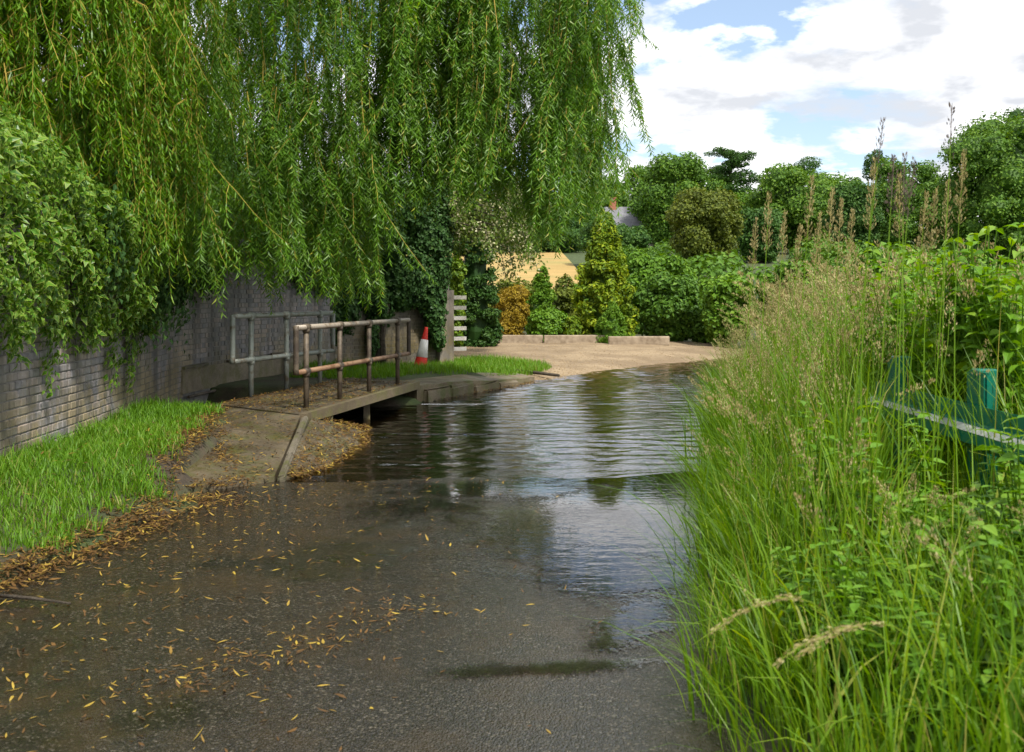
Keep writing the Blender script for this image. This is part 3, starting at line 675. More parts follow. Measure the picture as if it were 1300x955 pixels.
def railing(label, line, y0, y1, posts, ztop, zlow, zb, r, mt, ml, mp):
    root = tag(empty('handrail', (*line(posts[0]), zb)), label, 'railing', 'tubular railings of the footbridge')
    loc = np.array(root.location)
    L = lambda y, z: np.r_[line(y), z] - loc
    mb = MB(); tube(mb, [L(y0, ztop), L((y0 + y1) / 2, ztop), L(y1, ztop)], r, 10); mb.build('top_rail', mt, root, True)
    mb = MB(); tube(mb, [L(y0, zlow), L((y0 + y1) / 2, zlow), L(y1, zlow)], r * .95, 10); mb.build('lower_rail', ml, root, True)
    for y in (y0, y1):
        mb = MB(); a = np.linspace(0, 1, 6)
        tube(mb, [L(y, ztop - .002 + r * .7), L(y, ztop - .04), L(y, (ztop + zlow) / 2), L(y, zlow + .04), L(y, zlow - r * .7)], [r * 1.08, r, r, r, r * 1.08], 10); mb.build('end_upright', mp, root, True)
    for y in posts:
        mb = MB(); tube(mb, [L(y, zb - .12), L(y, zb + .5), L(y, ztop - r * .3)], r, 10); p = mb.build('post', mp, root, True)
        for z in (ztop, zlow):
            mb = MB(); tube(mb, [L(y - .055, z), L(y + .055, z)], r * 1.32, 10); mb.build('coupling', mp, p, True)
            mb = MB(); tube(mb, [L(y, z - .065), L(y, z - .012)], r * 1.30, 10); mb.build('coupling', mp, p, True)
near_line = lambda y: np.array([-2.51 + .2242 * (y - 12.1), y])
far_line = lambda y: np.array([-3.56 + .295 * (y - 13.65), y])
railing('rusty brown tubular handrail along the lane side of the footbridge', near_line, 11.84, 15.93, (12.12, 13.15, 14.2, 15.4), 1.28, .745, DZ, .034, M['steel_top'], M['steel_rust'], M['steel_brown'])
railing('grey galvanised tubular handrail along the brick wall side of the footbridge', far_line, 13.18, 15.98, (13.62, 14.55, 15.55), 1.39, .79, DZ, .036, M['steel'], M['steel'], M['steel'])

# ------------------------------------------------------------------ traffic cone, sleepers, gate, sticks, barrier
def traffic_cone():
    p = ray(532, 460, 19.6); z = float(ground(p[0], p[1])); root = tag(empty('traffic_cone', (p[0], p[1], z + .06)), 'red and white traffic cone leaning on the grass by the ivy wall', 'traffic cone')
    root.rotation_euler = (0, rad(9), .3); s = .95
    def lathe(name, prof, mat, parent):
        k = 28; mb = MB(); V = []; Q = []
        for r, zz in prof:
            for a in range(k): V.append((r * math.cos(2 * math.pi * a / k) * s, r * math.sin(2 * math.pi * a / k) * s, zz * s))
        for i in range(len(prof) - 1):
            for a in range(k): Q.append((i * k + a, i * k + (a + 1) % k, (i + 1) * k + (a + 1) % k, (i + 1) * k + a))
        mb.add(V, None, Q); return mb.build(name, mat, parent, True)
    lathe('body', [(.165, .03), (.16, .05), (.035, .97), (.03, 1.0), (.018, 1.0), (.018, .96)], M['cone_red'], root)
    lathe('reflective_sleeve', [(.117, .375), (.120, .378), (.074, .742), (.071, .742)], M['cone_white'], root)
    b = link('base', bevel_box_mesh('base', (.44, .44, .06), .02, M['cone_red'], 2), root, (0, 0, .03))
traffic_cone()
SLm = bevel_box_mesh('sleeper', (2.35, .24, .17), .018, M['timber'], 1, .006)
for px0, px1, yy, zz, lab in [(573, 606, 30.2, .2, 'short timber sleeper edging the drive beside the dark columnar conifer'), (606, 690, 30.4, .2, 'timber sleeper edging the drive in front of the orange shrub'), (690, 769, 30.3, .2, 'timber sleeper edging the drive in front of the golden conifer'), (772, 850, 29.5, .2, 'timber sleeper edging the drive in front of the dark laurel bush')]:
    a = (px0 - 650) / FPX * yy; b = (px1 - 650) / FPX * yy; o = link('timber_sleeper', bevel_box_mesh('timber_sleeper', (b - a - .03, .22, .26), .02, M['timber'], 1, .01), None, ((a + b) / 2, yy, float(ground((a + b) / 2, yy)) + .15)); o.rotation_euler = (0, 0, random.uniform(-.03, .03))
    tag(o, lab, 'sleeper', 'timber sleepers edging the gravel drive')
def gate():
    base = np.array([-1.72, 26.0, 0.1]); gp = tag(empty('gate_post', tuple(base)), 'grey square timber gate post at the end of the ivy wall', 'gate post')
    link('post', bevel_box_mesh('post', (.15, .15, 2.1), .012, M['grey_timber'], 1, .004), gp, (0, 0, .95)); link('cap', bevel_box_mesh('cap', (.17, .17, .05), .01, M['grey_timber']), gp, (0, 0, 2.02))
    root = tag(empty('slatted_gate', (-1.80, 25.9, .1)), 'pale slatted timber gate standing open beside the grey gate post', 'gate')
    d = np.array([-.30, -3.0]); d = d / np.linalg.norm(d); ang = math.atan2(d[1], d[0])
    for k in range(6):
        link('slat', bevel_box_mesh('slat', (2.2, .03, .11), .004, M['white_timber'], 1, .003), root, (d[0] * 1.1, d[1] * 1.1, .18 + .27 * k)).rotation_euler = (0, 0, ang)
    for u in (.06, 1.1, 2.14): link('upright', bevel_box_mesh('upright', (.09, .06, 1.7), .006, M['grey_timber']), root, (d[0] * u + .045, d[1] * u, .85)).rotation_euler = (0, 0, ang)
    f2 = tag(empty('fence_panel', (-1.6, 26.1, .1)), 'short pale slat fence panel running from the gate post to the hedge', 'fence')
    for k in range(6): link('slat', bevel_box_mesh('slat', (.5, .03, .10), .004, M['white_timber'], 1, .003), f2, (.17, .1, .18 + .27 * k)).rotation_euler = (0, 0, .5)
gate()
def stick(name, label, pts, r):
    mb = MB(); tube(mb, pts, r, 6); tag(mb.build(name, M['bark'], None, True), label, 'stick')
stick('fallen_stick', 'thin dark stick lying on the wet lane below the verge', [(-2.86, 5.45, .02), (-2.6, 5.38, .022), (-2.35, 5.30, .018)], [.012, .010, .006])
stick('edging_batten', 'dark timber batten lying where the gravel drive meets the ford', [(.10, 21.0, .09), (.55, 20.6, .075), (.95, 20.15, .06)], [.035, .035, .03])
def barrier():
    root = tag(empty('crash_barrier', (2.52, 5.2, .03)), 'teal painted steel crash barrier half buried in tall grass', 'barrier')
    y0, y1 = -3.2, 1.75; prof = [(-.0, 1.03), (.0, .935), (-.055, .915), (-.075, .895), (-.075, .835), (-.045, .825), (.0, .815), (.0, .79), (.006, .79), (.006, .81), (-.04, .82), (-.069, .835), (-.069, .89), (-.05, .909), (.006, .93), (.006, 1.03)]
    k = len(prof); n = 10; V = []; Q = []; 
    for i in range(n):
        y = y0 + (y1 - y0) * i / (n - 1)
        for x, z in prof: V.append((x + .02 * math.sin(y), y, z))
    mb = MB()
    for i in range(n - 1):
        for a in range(k): c = (a + 1) % k; Q.append((i * k + a, i * k + c, (i + 1) * k + c, (i + 1) * k + a))
    mb.add(V, None, Q); rail = mb.build('rail', M['teal'], root)
    mb = MB(); V = []; Q = []
    for i in range(n):
        y = y0 + (y1 - y0) * i / (n - 1); s = .02 * math.sin(y); V += [(-.040 + s, y, .9265), (-.0565 + s, y, .919), (-.0775 + s, y, .897)]
    for i in range(n - 1):
        for a in range(2): Q.append((i * 3 + a, i * 3 + a + 1, i * 3 + 4 + a, i * 3 + 3 + a))
    mb.add(V, None, Q); mb.build('ledge_highlight', M['rail_highlight'], rail)  # thin pale strip, the highlight along the ledge put in as colour
    for y in (-1.2, .28, 1.45):
        link('post', bevel_box_mesh('post', (.11, .09, 1.25), .008, M['teal'], 1), root, (.08, y, .60))
        link('post_plate', bevel_box_mesh('post_plate', (.05, .225, .62), .012, M['teal'], 2), root, (.045, y - .02, .90))
barrier()

# ------------------------------------------------------------------ trees
def crown_points(lobes, n, inner=.0):
    lobes = np.array(lobes, float); C, R = lobes[:, :3], lobes[:, 3:6]
    w = (R.prod(axis=1)) ** (2 / 3); w /= w.sum(); idx = RNG.choice(len(lobes), n, p=w); u = unit_rand(n)
    sh = (1 - inner * RNG.random(n) ** 1.5) * (1 + .10 * np.sin(u[:, 0] * 9 + idx * 1.7) * np.sin(u[:, 1] * 8 + idx) + .08 * np.sin(u[:, 2] * 13 + u[:, 0] * 7 + idx))
    P = C[idx] + u * R[idx] * sh[:, None]; Nn = nrm(u / R[idx])
    keep = np.ones(n, bool)
    for j in range(len(lobes)):
        dd = (((P - C[j]) / R[j]) ** 2).sum(1); keep &= ~((dd < .72) & (idx != j))
    return P[keep], Nn[keep]
def lumpy(w, h, n, seed, flat=1.0, spread=.62, base=.0):
    """a crown made of many lobes: w = radius, h = height"""
    r = random.Random(seed); L = [(0, 0, base + h * .5, w * .62, w * .62, h * .42)]
    for k in range(int(n * 1.6)):
        a = r.uniform(0, 2 * math.pi); u = r.uniform(.08, .97); rr = w * spread * math.sin(math.pi * min(.93, max(.14, u * .86))) ** .7 * r.uniform(.75, 1.1); s = w * r.uniform(.15, .32)
        L.append((rr * math.cos(a), rr * math.sin(a), base + h * u * .93, s, s, s * r.uniform(.65, .95) * flat))
    return L
def foliage(mb, lobes, n, size, up=.25, jit=.55, inner=.12, aspect=.7, kind='broad', var_c=.5, var_s=.2, scatter=.0, mi=0, core=True):
    P, Nn = crown_points(lobes, n, inner); k = len(P)
    P = P + unit_rand(k) * scatter
    Nl = nrm(Nn + unit_rand(k) * jit + np.array([0, 0, up])); D = nrm(np.cross(Nl, unit_rand(k)) + Nn * .25 + np.array([0, 0, -.15]))
    L = size * RNG.uniform(.6, 1.35, k); v = np.clip(RNG.normal(var_c, var_s, k), 0, 1)
    leaf2(mb, P - D * L[:, None] * .4, D, Nl, L, L * aspect * 1.08, var=v, mi=mi)
    if core:
        ang = np.linspace(0, 2 * math.pi, 9, endpoint=False)
        for (cx, cy_, cz, rx, ry, rz) in lobes:
            V = []; Q = []; T = []
            for i, ph in enumerate(np.linspace(-1.2, 1.2, 5)):
                for a in ang: V.append((cx + rx * .68 * math.cos(ph) * math.cos(a), cy_ + ry * .68 * math.cos(ph) * math.sin(a), cz + rz * .68 * math.sin(ph)))
            for i in range(4):
                for a in range(9): Q.append((i * 9 + a, i * 9 + (a + 1) % 9, i * 9 + 9 + (a + 1) % 9, i * 9 + 9 + a))
            b = len(V); V += [(cx, cy_, cz - rz * .68), (cx, cy_, cz + rz * .68)]
            for a in range(9): T += [(b, (a + 1) % 9, a), (b + 1, 36 + a, 36 + (a + 1) % 9)]
            mb.add(V, T, Q, var=.25, mi=mi)
def trunk_mesh(h, r, limbs, seed, lean=.05):
    rr = random.Random(seed); mb = MB(); n = 7
    P = [(lean * h * (i / n) ** 1.5 + rr.uniform(-.04, .04) * r * 4, rr.uniform(-.04, .04) * r * 4, h * i / n - .25 * (i == 0)) for i in range(n + 1)]
    tube(mb, P, [r * (1.35 if i == 0 else 1) * (1 - .6 * i / n) for i in range(n + 1)], 8)
    for k in range(limbs):
        i = rr.randint(2, n - 1); a = rr.uniform(0, 6.28); l = h * rr.uniform(.12, .26); p = np.array(P[i]); d = np.array([math.cos(a), math.sin(a), rr.uniform(.5, 1.1)])
        tube(mb, [p, p + d * l * .5, p + d * l * np.array([1, 1, .85])], [r * .45, r * .28, r * .10], 6)
    return mb
def tree_at(name, label, px, ytop, d, width_px, mat, group=None, seed=1, n=12000, leaf=.34, lobes=22, flat=1.0, trunk=.22, cat='tree', height=None, spread=.62, jit=.8, base_frac=.08, var_c=.5):
    x = (px - 650) / FPX * d; z0 = float(ground(x, d)); ztop = H - (ytop - HZ) / FPX * d; h = ztop - z0 if height is None else height
    w = width_px / FPX * d / 2
    root = tag(empty(name, (x, d, z0)), label, cat, group)
    trunk_mesh(h * .55, max(.05, w * .055), 6, seed).build('trunk', M['bark'], root, True)
    mb = MB(); foliage(mb, lumpy(w, h * (1 - base_frac), lobes, seed, flat, spread, h * base_frac), int(n * 1.75), leaf * .68, jit=jit, inner=.22, scatter=leaf * .62, var_c=var_c, var_s=.28); mb.build('crown', M[mat], root)
    return root
FW = 'trees of the wooded hillside'
tree_at('broadleaf_tree', 'large round green tree left of the cedar on the hillside'.replace('left of', 'beside'), 852, 199, 122, 125, 'green', FW, 3, 15000, .50, 30)
tree_at('broadleaf_tree', 'lumpy olive-green tree in front of the large round hillside tree', 893, 243, 82, 118, 'olive', FW, 5, 15000, .36, 34, spread=.68)
tree_at('broadleaf_tree', 'pale rounded green tree between the cedar and the tall pine', 1008, 214, 112, 140, 'green', FW, 8, 14000, .46, 28, var_c=.62)
tree_at('broadleaf_tree', 'dark shady tree behind the tall flowering grass stalks', 1085, 226, 100, 90, 'dark', FW, 9, 9000, .42, 20)
tree_at('broadleaf_tree', 'broad mid-green tree below the towering green tree on the hillside', 1150, 200, 118, 110, 'green', FW, 12, 10000, .46, 24, var_c=.45)
tree_at('broadleaf_tree', 'towering dense green tree rising above the bright leafy weeds', 1275, 138, 72, 170, 'green', FW, 14, 20000, .32, 44, var_c=.55, spread=.68)
tree_at('broadleaf_tree', 'tall thin-leaved tree top showing above the towering green tree', 1300, 122, 84, 90, 'dark', FW, 15, 5000, .34, 26, spread=.8)
tree_at('broadleaf_tree', 'small dark tree under the willow fringe above the slate roofed house', 765, 216, 150, 70, 'dark', FW, 18, 7000, .5, 18)
tree_at('broadleaf_tree', 'small rounded tree just above the slate roof of the house', 778, 236, 142, 44, 'green', FW, 19, 5000, .5, 14)
tree_at('broadleaf_tree', 'dark bushy tree at the top edge of the hay field', 722, 252, 128, 85, 'dark', FW, 21, 8000, .46, 20)
tree_at('broadleaf_tree', 'dull green tree behind the hay field, seen through the willow fringe', 655, 240, 135, 95, 'green', FW, 22, 8000, .5, 20, var_c=.4)
tree_at('broadleaf_tree', 'dark green tree hidden behind the cream flowering shrub', 590, 230, 130, 90, 'dark', FW, 23, 6000, .5, 18)
tree_at('broadleaf_tree', 'small bright tree at the foot of the cedar', 952, 238, 118, 70, 'bright', FW, 25, 7000, .46, 18, var_c=.3)
tree_at('broadleaf_tree', 'dark green tree filling the gap between the olive tree and the grass heads', 965, 268, 92, 80, 'dark', FW, 26, 8000, .4, 20)
tree_at('broadleaf_tree', 'mid-green tree between the tall pine and the broad mid-green tree', 1205, 218, 96, 90, 'green', FW, 28, 9000, .4, 22)
tree_at('broadleaf_tree', 'dark round bush below the slate roofed house', 800, 288, 100, 62, 'dark', FW, 30, 6000, .38, 16)
tree_at('broadleaf_tree', 'dark tree at the field edge directly behind the golden conifer', 768, 284, 88, 84, 'dark', FW, 51, 8000, .34, 20)
tree_at('broadleaf_tree', 'mid-green tree below the olive tree at the field edge', 812, 318, 78, 80, 'green', FW, 52, 7000, .30, 20, var_c=.4)
for (px_, yt_, d_, w_, sd_, mt_, lb_) in [(818, 208, 140, 80, 61, 'green', 'green tree crown behind the large round hillside tree'), (985, 226, 128, 84, 62, 'bright', 'light green tree crown between the cedar and the umbrella-shaped pine'), (1062, 214, 132, 86, 63, 'green', 'green tree crown just past the umbrella-shaped pine'), (1128, 222, 126, 70, 64, 'dark', 'dark tree crown at the foot of the tall slender pine'), (902, 216, 150, 76, 65, 'green', 'green tree crown touching the cedar')]:
    tree_at('broadleaf_tree', lb_, px_, yt_, d_, w_, mt_, FW, sd_, 6000, .5, 18, var_c=.55)
def scrub_belt():
    mb = MB(); lob = []
    r = random.Random(77)
    for k in range(70):
        px = r.uniform(830, 1330); d = r.uniform(58, 100); x = (px - 650) / FPX * d; q = r.uniform(.9, 1.7); lob.append((x, d, float(ground(x, d)) + q * .4, q * 1.4, q * 1.4, q))
    for k in range(40):
        px = r.uniform(560, 900); d = r.uniform(122, 170); x = (px - 650) / FPX * d; q = r.uniform(1.6, 3.0); lob.append((x, d, float(ground(x, d)) + q * .5, q * 1.3, q * 1.3, q))
    foliage(mb, lob, 42000, .45, scatter=.2, core=False); tag(mb.build('undergrowth', M['green']), 'dense green undergrowth filling the foot of the hillside trees', 'undergrowth', kind='stuff')
scrub_belt()
def cedar():
    d = 150; x = (927 - 650) / FPX * d; z0 = float(ground(x, d)); ztop = H - (190 - HZ) / FPX * d; h = ztop - z0
    root = tag(empty('cedar_tree', (x, d, z0)), 'dark cedar with flat layered branches standing out on the skyline', 'tree', FW)
    mb = MB(); tube(mb, [(0, 0, -.3), (.1, 0, h * .5), (0, 0, h * .97)], [.6, .4, .1], 8); r = random.Random(4)
    fol = MB()
    for k in range(46):
        u = .38 + .60 * k / 45; a = r.uniform(0, 6.28); rr = 4.9 * (1 - .35 * max(0, u - .6) / .4) * r.uniform(.55, 1.05); zz = h * u
        tip = np.array([rr * math.cos(a), rr * math.sin(a), zz + rr * .16]); tube(mb, [(0, 0, zz - .5), tip * [.5, .5, 1] + [0, 0, -.25], tip], [.14, .09, .03], 5)
        lob = [(tip[0] * f, tip[1] * f, zz + rr * .16 * f - .05, 1.15 * (1.1 - f * .4), 1.15 * (1.1 - f * .4), .30) for f in (.35, .62, .9)]
        foliage(fol, lob, 330, .42, up=.5, jit=.6, kind='narrow', aspect=.35, scatter=.15, core=False, var_c=.45)
    mb.build('trunk', M['bark'], root, True); fol.build('crown', M['dark'], root)
cedar()
def pine(label, px, ytop, d, w_px, h_px, seed):
    x = (px - 650) / FPX * d; z0 = float(ground(x, d)); ztop = H - (ytop - HZ) / FPX * d; h = ztop - z0; w = w_px / FPX * d / 2; hc = h_px / FPX * d
    root = tag(empty('pine_tree', (x, d, z0)), label, 'tree', FW); mb = trunk_mesh(h * .9, .28, 0, seed, .02); mb.build('trunk', M['bark'], root, True)
    r = random.Random(seed); lob = [(w * .7 * math.cos(a) * r.uniform(.3, 1), w * .7 * math.sin(a) * r.uniform(.3, 1), h - hc * r.uniform(.12, .85), w * .42, w * .42, hc * .18) for a in np.linspace(0, 6.28, 13)]
    fol = MB(); foliage(fol, lob, 3600, .40, up=.4, jit=.7, kind='narrow', aspect=.4, scatter=.2, core=False); fol.build('crown', M['dark'], root)
pine('umbrella-shaped pine rising above the pale rounded tree', 1018, 199, 150, 46, 34, 3)
pine('tall slender pine with a small tufted crown above the grass heads', 1112, 187, 138, 32, 46, 6)
tree_at('field_hedge', 'dark clipped hedge along the top of the hay field', 690, 292, 113, 110, 'dark', None, 33, 9000, .36, 30, flat=.5, cat='hedge', base_frac=.0, spread=.9)
def house():
    d = 126; x = (799 - 650) / FPX * d; z0 = float(ground(x, d)); zr = H - (263 - HZ) / FPX * d
    root = tag(empty('house', (x, d, z0)), 'slate roofed house with a red chimney among the hillside trees', 'house'); w, dp, eh = 5.6, 6.0, zr - z0 - 2.6
    mb = MB(); box(mb, (0, 0, eh / 2 - .2), (w, dp, eh + .4)); mb.add([(-w / 2, -dp / 2, eh), (-w / 2, dp / 2, eh), (-w / 2, 0, eh + 2.5), (w / 2, -dp / 2, eh), (w / 2, dp / 2, eh), (w / 2, 0, eh + 2.5)], [(0, 1, 2), (3, 5, 4)]); mb.build('wall', M['render_wall'], root)
    mb = MB(); e = .35
    mb.add([(-w / 2 - e, -dp / 2 - e, eh - .22), (w / 2 + e, -dp / 2 - e, eh - .22), (w / 2 + e, 0, eh + 2.62), (-w / 2 - e, 0, eh + 2.62), (w / 2 + e, dp / 2 + e, eh - .22), (-w / 2 - e, dp / 2 + e, eh - .22)], None, [(0, 1, 2, 3), (3, 2, 4, 5)])
    rf = mb.build('roof', M['slate'], root)
    mb = MB(); box(mb, (-2.1, -.2, eh + 2.7), (.75, .6, 1.9)); box(mb, (-2.1, -.2, eh + 3.7), (.88, .72, .12)); mb.build('chimney', M['red_brick'], rf)
    for wx in (-1.7, 1.5):
        mb = MB(); box(mb, (wx, -dp / 2 - .03, eh * .62), (1.1, .1, 1.3)); wn = mb.build('window', M['white_timber'], root)
        mb = MB(); box(mb, (wx, -dp / 2 - .09, eh * .62), (.9, .03, 1.1)); mb.build('pane', M['pane'], wn)
house()

# garden plants beyond the drive
def shrub(name, label, px, ytop, d, width_px, mat, n, leaf, lobes=16, seed=1, cat='shrub', kind='broad', aspect=.7, flat=1.0, spread=.62, up=.2, jit=.6, var_c=.5, base_frac=.0, scatter=None):
    x = (px - 650) / FPX * d; z0 = float(ground(x, d)); h = H - (ytop - HZ) / FPX * d - z0; w = width_px / FPX * d / 2
    root = tag(empty(name, (x, d, z0)), label, cat); trunk_mesh(h * .6, max(.02, w * .05), 4, seed).build('stem', M['bark'], root, True)
    mb = MB(); foliage(mb, lumpy(w, h * (1 - base_frac), lobes, seed, flat, spread, h * base_frac), n, leaf, up, jit, kind=kind, aspect=aspect, var_c=var_c, scatter=leaf * .5 if scatter is None else scatter); mb.build('foliage', M[mat], root); return root
def conical(name, label, px, ytop, d, width_px, mat, n, leaf, seed, ragged=.12, power=.8, cat='conifer', fat=.0, ybase=None):
    x = (px - 650) / FPX * d; z0 = float(ground(x, d)); h = H - (ytop - HZ) / FPX * d - z0; w = width_px / FPX * d / 2; r = random.Random(seed)
    root = tag(empty(name, (x, d, z0)), label, cat); mbt = MB(); tube(mbt, [(0, 0, -.15), (0, 0, h * .9)], [w * .09, w * .02], 7); mbt.build('trunk', M['bark'], root, True)
    fol = MB(); m = int(110 + 600 * ragged); n = int(n * 1.5)
    prof = lambda u: w * min(1.0, (u + .10) / .16) * max(.02, (1 - u)) ** power * (1 + fat * math.sin(math.pi * u))
    for k in range(m):
        u = r.random() ** 1.25 * .97; a = r.uniform(0, 6.28); R = prof(u) * r.uniform(1 - ragged, 1 + ragged * .8); s = w * r.uniform(.15, .26) * (1 - .45 * u)
        foliage(fol, [(R * .86 * math.cos(a), R * .86 * math.sin(a), h * u + s * .4, s, s, s * .8)], n // m, leaf, up=.35, jit=.55, inner=.35, kind='narrow', aspect=.42, core=False, var_c=r.uniform(.3, .72), scatter=leaf * .5)
    ang = np.linspace(0, 2 * math.pi, 12, endpoint=False); V = []; Q = []
    us = np.linspace(0, .95, 9)
    for u in us:
        for a in ang: V.append((prof(u) * .58 * math.cos(a), prof(u) * .58 * math.sin(a), h * u * .93))
    for i in range(8):
        for a in range(12): Q.append((i * 12 + a, i * 12 + (a + 1) % 12, i * 12 + 12 + (a + 1) % 12, i * 12 + 12 + a))
    fol.add(V, None, Q, var=.1); fol.build('crown', M[mat], root); return root
conical('golden_conifer', 'tall shaggy golden-green conifer behind the timber sleepers', 767, 270, 31.6, 76, 'gold', 17000, .15, 2, .24, .72, fat=.25)
conical('dwarf_conifer', 'small smooth dark green cone-shaped conifer in front of the golden conifer', 777, 384, 30.4, 42, 'bright', 6000, .075, 3, .06, .85, fat=.5)
conical('columnar_conifer', 'tall dark columnar conifer beside the gate post', 603, 255, 28.8, 62, 'conifer', 14000, .12, 4, .10, .25)
conical('cone_shrub', 'slim bright green pointed conifer behind the orange shrub', 688, 338, 33.5, 36, 'bright', 5000, .10, 6, .12, .6, fat=.5)
shrub('orange_shrub', 'rounded orange-brown feathery shrub behind the sleepers', 648, 359, 31.8, 62, 'orange', 9000, .11, 18, 5, kind='narrow', aspect=.3, up=.4)
shrub('golden_shrub', 'low golden-green shrub at the foot of the golden conifer', 727, 402, 31.0, 34, 'gold', 4000, .09, 12, 8, var_c=.4)
shrub('low_shrub', 'low bright green spreading shrub between orange shrub and golden conifer', 695, 391, 31.2, 60, 'bright', 7000, .11, 16, 9)
shrub('reddish_shrub', 'thin reddish green shrub with open twigs beside the golden conifer', 716, 345, 34.5, 44, 'olive', 2600, .13, 10, 10, spread=.8)
shrub('laurel_bush', 'broad dark laurel bush to the side of the golden conifer', 850, 352, 32.0, 108, 'green', 15000, .14, 26, 11, var_c=.38)
shrub('loose_bush', 'loose bright green bush rising behind the laurel bush', 833, 318, 37.0, 96, 'bright', 10000, .16, 22, 12, var_c=.42, spread=.75)
shrub('leafy_bush', 'bright leafy bush at the bend of the lane', 925, 343, 30.0, 96, 'bright', 11000, .14, 22, 13, var_c=.5)
shrub('verge_shrub', 'small green shrub filling the gap between the laurel bush and the lane bend', 897, 388, 31.5, 70, 'green', 6000, .12, 14, 24)
shrub('yellow_hedge', 'yellow-green leafy hedge plant just behind the gate post', 577, 318, 28.0, 34, 'gold', 5000, .12, 14, 15, var_c=.25, flat=1.2)
shrub('scrub_bush', 'rough green scrub growing at the near edge of the hay field', 655, 352, 41.0, 90, 'olive', 6000, .17, 18, 16, var_c=.55, spread=.85)
shrub('scrub_bush', 'grey-green scrub bush half hidden between the golden conifer and slim pointed conifer', 720, 360, 40.0, 70, 'green', 5000, .17, 16, 17, spread=.85)
shrub('roadside_bush', 'dense green bush on the outside of the lane bend behind the tall grass', 1010, 330, 30.0, 120, 'bright', 9000, .16, 22, 19, var_c=.4)
shrub('roadside_bush', 'wide green bush behind the crash barrier and tall grass', 1150, 318, 24.0, 190, 'bright', 12000, .15, 26, 20, var_c=.45)

# flowering shrub arching over the drive
def blossom_shrub():
    root = tag(empty('flowering_shrub', (-2.3, 23.6, .2)), 'arching shrub with drooping sprays of cream blossom beside the ivy', 'shrub'); r = random.Random(5)
    tr = MB(); fol = MB(); bl = MB()
    tube(tr, [(0, 0, -.3), (.1, 0, 1.6), (.25, -.1, 3.3)], [.16, .13, .09], 8)
    for k in range(46):
        a = r.uniform(-1.1, 1.3); reach = r.uniform(.6, 3.3); top = r.uniform(3.1, 4.9); drop = r.uniform(.25, 1.25) * (reach / 3.3) ** .7
        s = np.array([.2, -.05, 2.8]); e1 = np.array([reach * .55 * math.cos(a), reach * .55 * math.sin(a), top]); e2 = np.array([reach * math.cos(a), reach * math.sin(a), top - drop * .45]); e3 = e2 + np.array([.22 * math.cos(a), .2 * math.sin(a), -drop * .75])
        P = [s, e1 * .5 + s * .5 + [0, 0, .25], e1, e2, e3]; tube(tr, P, [.045, .032, .022, .013, .004], 5)
        t = np.linspace(0, 1, 90); path = np.stack([np.interp(t * 4, range(5), np.array(P)[:, i]) for i in range(3)], 1)
        q = path[RNG.choice(np.arange(24, 90), 330)] + RNG.normal(0, .13, (330, 3)) * [1, 1, .9]
        D = nrm(unit_rand(330) * .8 + np.array([.2, 0, -.6])); broad(fol, q, D, nrm(unit_rand(330) + [0, -.3, .8]), RNG.uniform(.06, .12, 330), .055, var=RNG.uniform(.1, .9, 330))
        nb = 110 if reach > 1.2 else 25
        q = path[RNG.choice(np.arange(52, 90), nb)] + RNG.normal(0, .075, (nb, 3)); broad(bl, q, unit_rand(nb), nrm(unit_rand(nb) + [.2, -.5, .7]), RNG.uniform(.035, .075, nb), .05, var=RNG.uniform(0, 1, nb))
    tr.build('branches', M['bark'], root, True); fol.build('crown', M['blossom_leaf'], root); bl.build('blossom', M['blossom'], root)
blossom_shrub()
# dark trees behind the brick wall, mostly hidden by the willow
for (px, yt, d, wpx, sd, lab) in [(60, 40, 19, 330, 41, 'dark broadleaf tree behind the brick wall, above the variegated ivy'), (300, 150, 27, 300, 42, 'dark leafy tree behind the brick wall, deep inside the willow shade'), (455, 205, 26, 150, 43, 'dark evergreen tree rising behind the ivy covered garden wall')]:
    tree_at('shade_tree', lab, px, yt, d, wpx, 'dark', 'dark trees behind the walls', sd, 9000, .17, 24, base_frac=.02)

# ivy over the garden wall: a tall bushy mass on a stem
def ivy_mass():
    root = tag(empty('ivy', (-2.6, 21.0, .2)), 'dark glossy ivy smothering the garden wall and climbing above it', 'ivy'); r = random.Random(12)
    st = MB(); lo = np.array(root.location)
    for k in range(4):
        x0 = -2.86 + .07 * k; tube(st, [np.array([x0, 20.72, .1]) - lo, np.array([x0 + .05 * r.uniform(-1, 1), 20.7, .8]) - lo, np.array([x0 + .05 * (k - 1.5), 20.75, 1.5]) - lo], [.06, .05, .04], 6)
    st.build('stem', M['bark'], root, True)
    lob = []
    def L(px, py, d, rx, rz, ry=.35): p = ray(px, py, d) - lo; lob.append((p[0], p[1], p[2], rx / FPX * d, ry, rz / FPX * d))
    for px, py, rx, rz in [(440, 385, 16, 40), (452, 350, 26, 40), (470, 372, 20, 26), (500, 345, 34, 45), (485, 392, 14, 22), (528, 350, 30, 42), (548, 368, 20, 38), (552, 400, 13, 26), (530, 300, 42, 42), (480, 300, 36, 40), (505, 265, 40, 34), (555, 300, 22, 40), (460, 310, 26, 34), (560, 340, 12, 30), (508, 378, 16, 16), (545, 255, 30, 26), (450, 262, 34, 40), (430, 330, 20, 40), (474, 425, 8, 30), (556, 428, 9, 16), (428, 410, 7, 30)]:
        t = np.clip((px - 425) / 125, 0, 1); L(px, py, 20.05 + 1.7 * t, rx, rz)
    mb = MB(); foliage(mb, lob, 30000, .075, up=.15, jit=.5, aspect=.95, scatter=.04, var_c=.5, core=True); mb.build('leaves', M['ivy'], root)
ivy_mass()

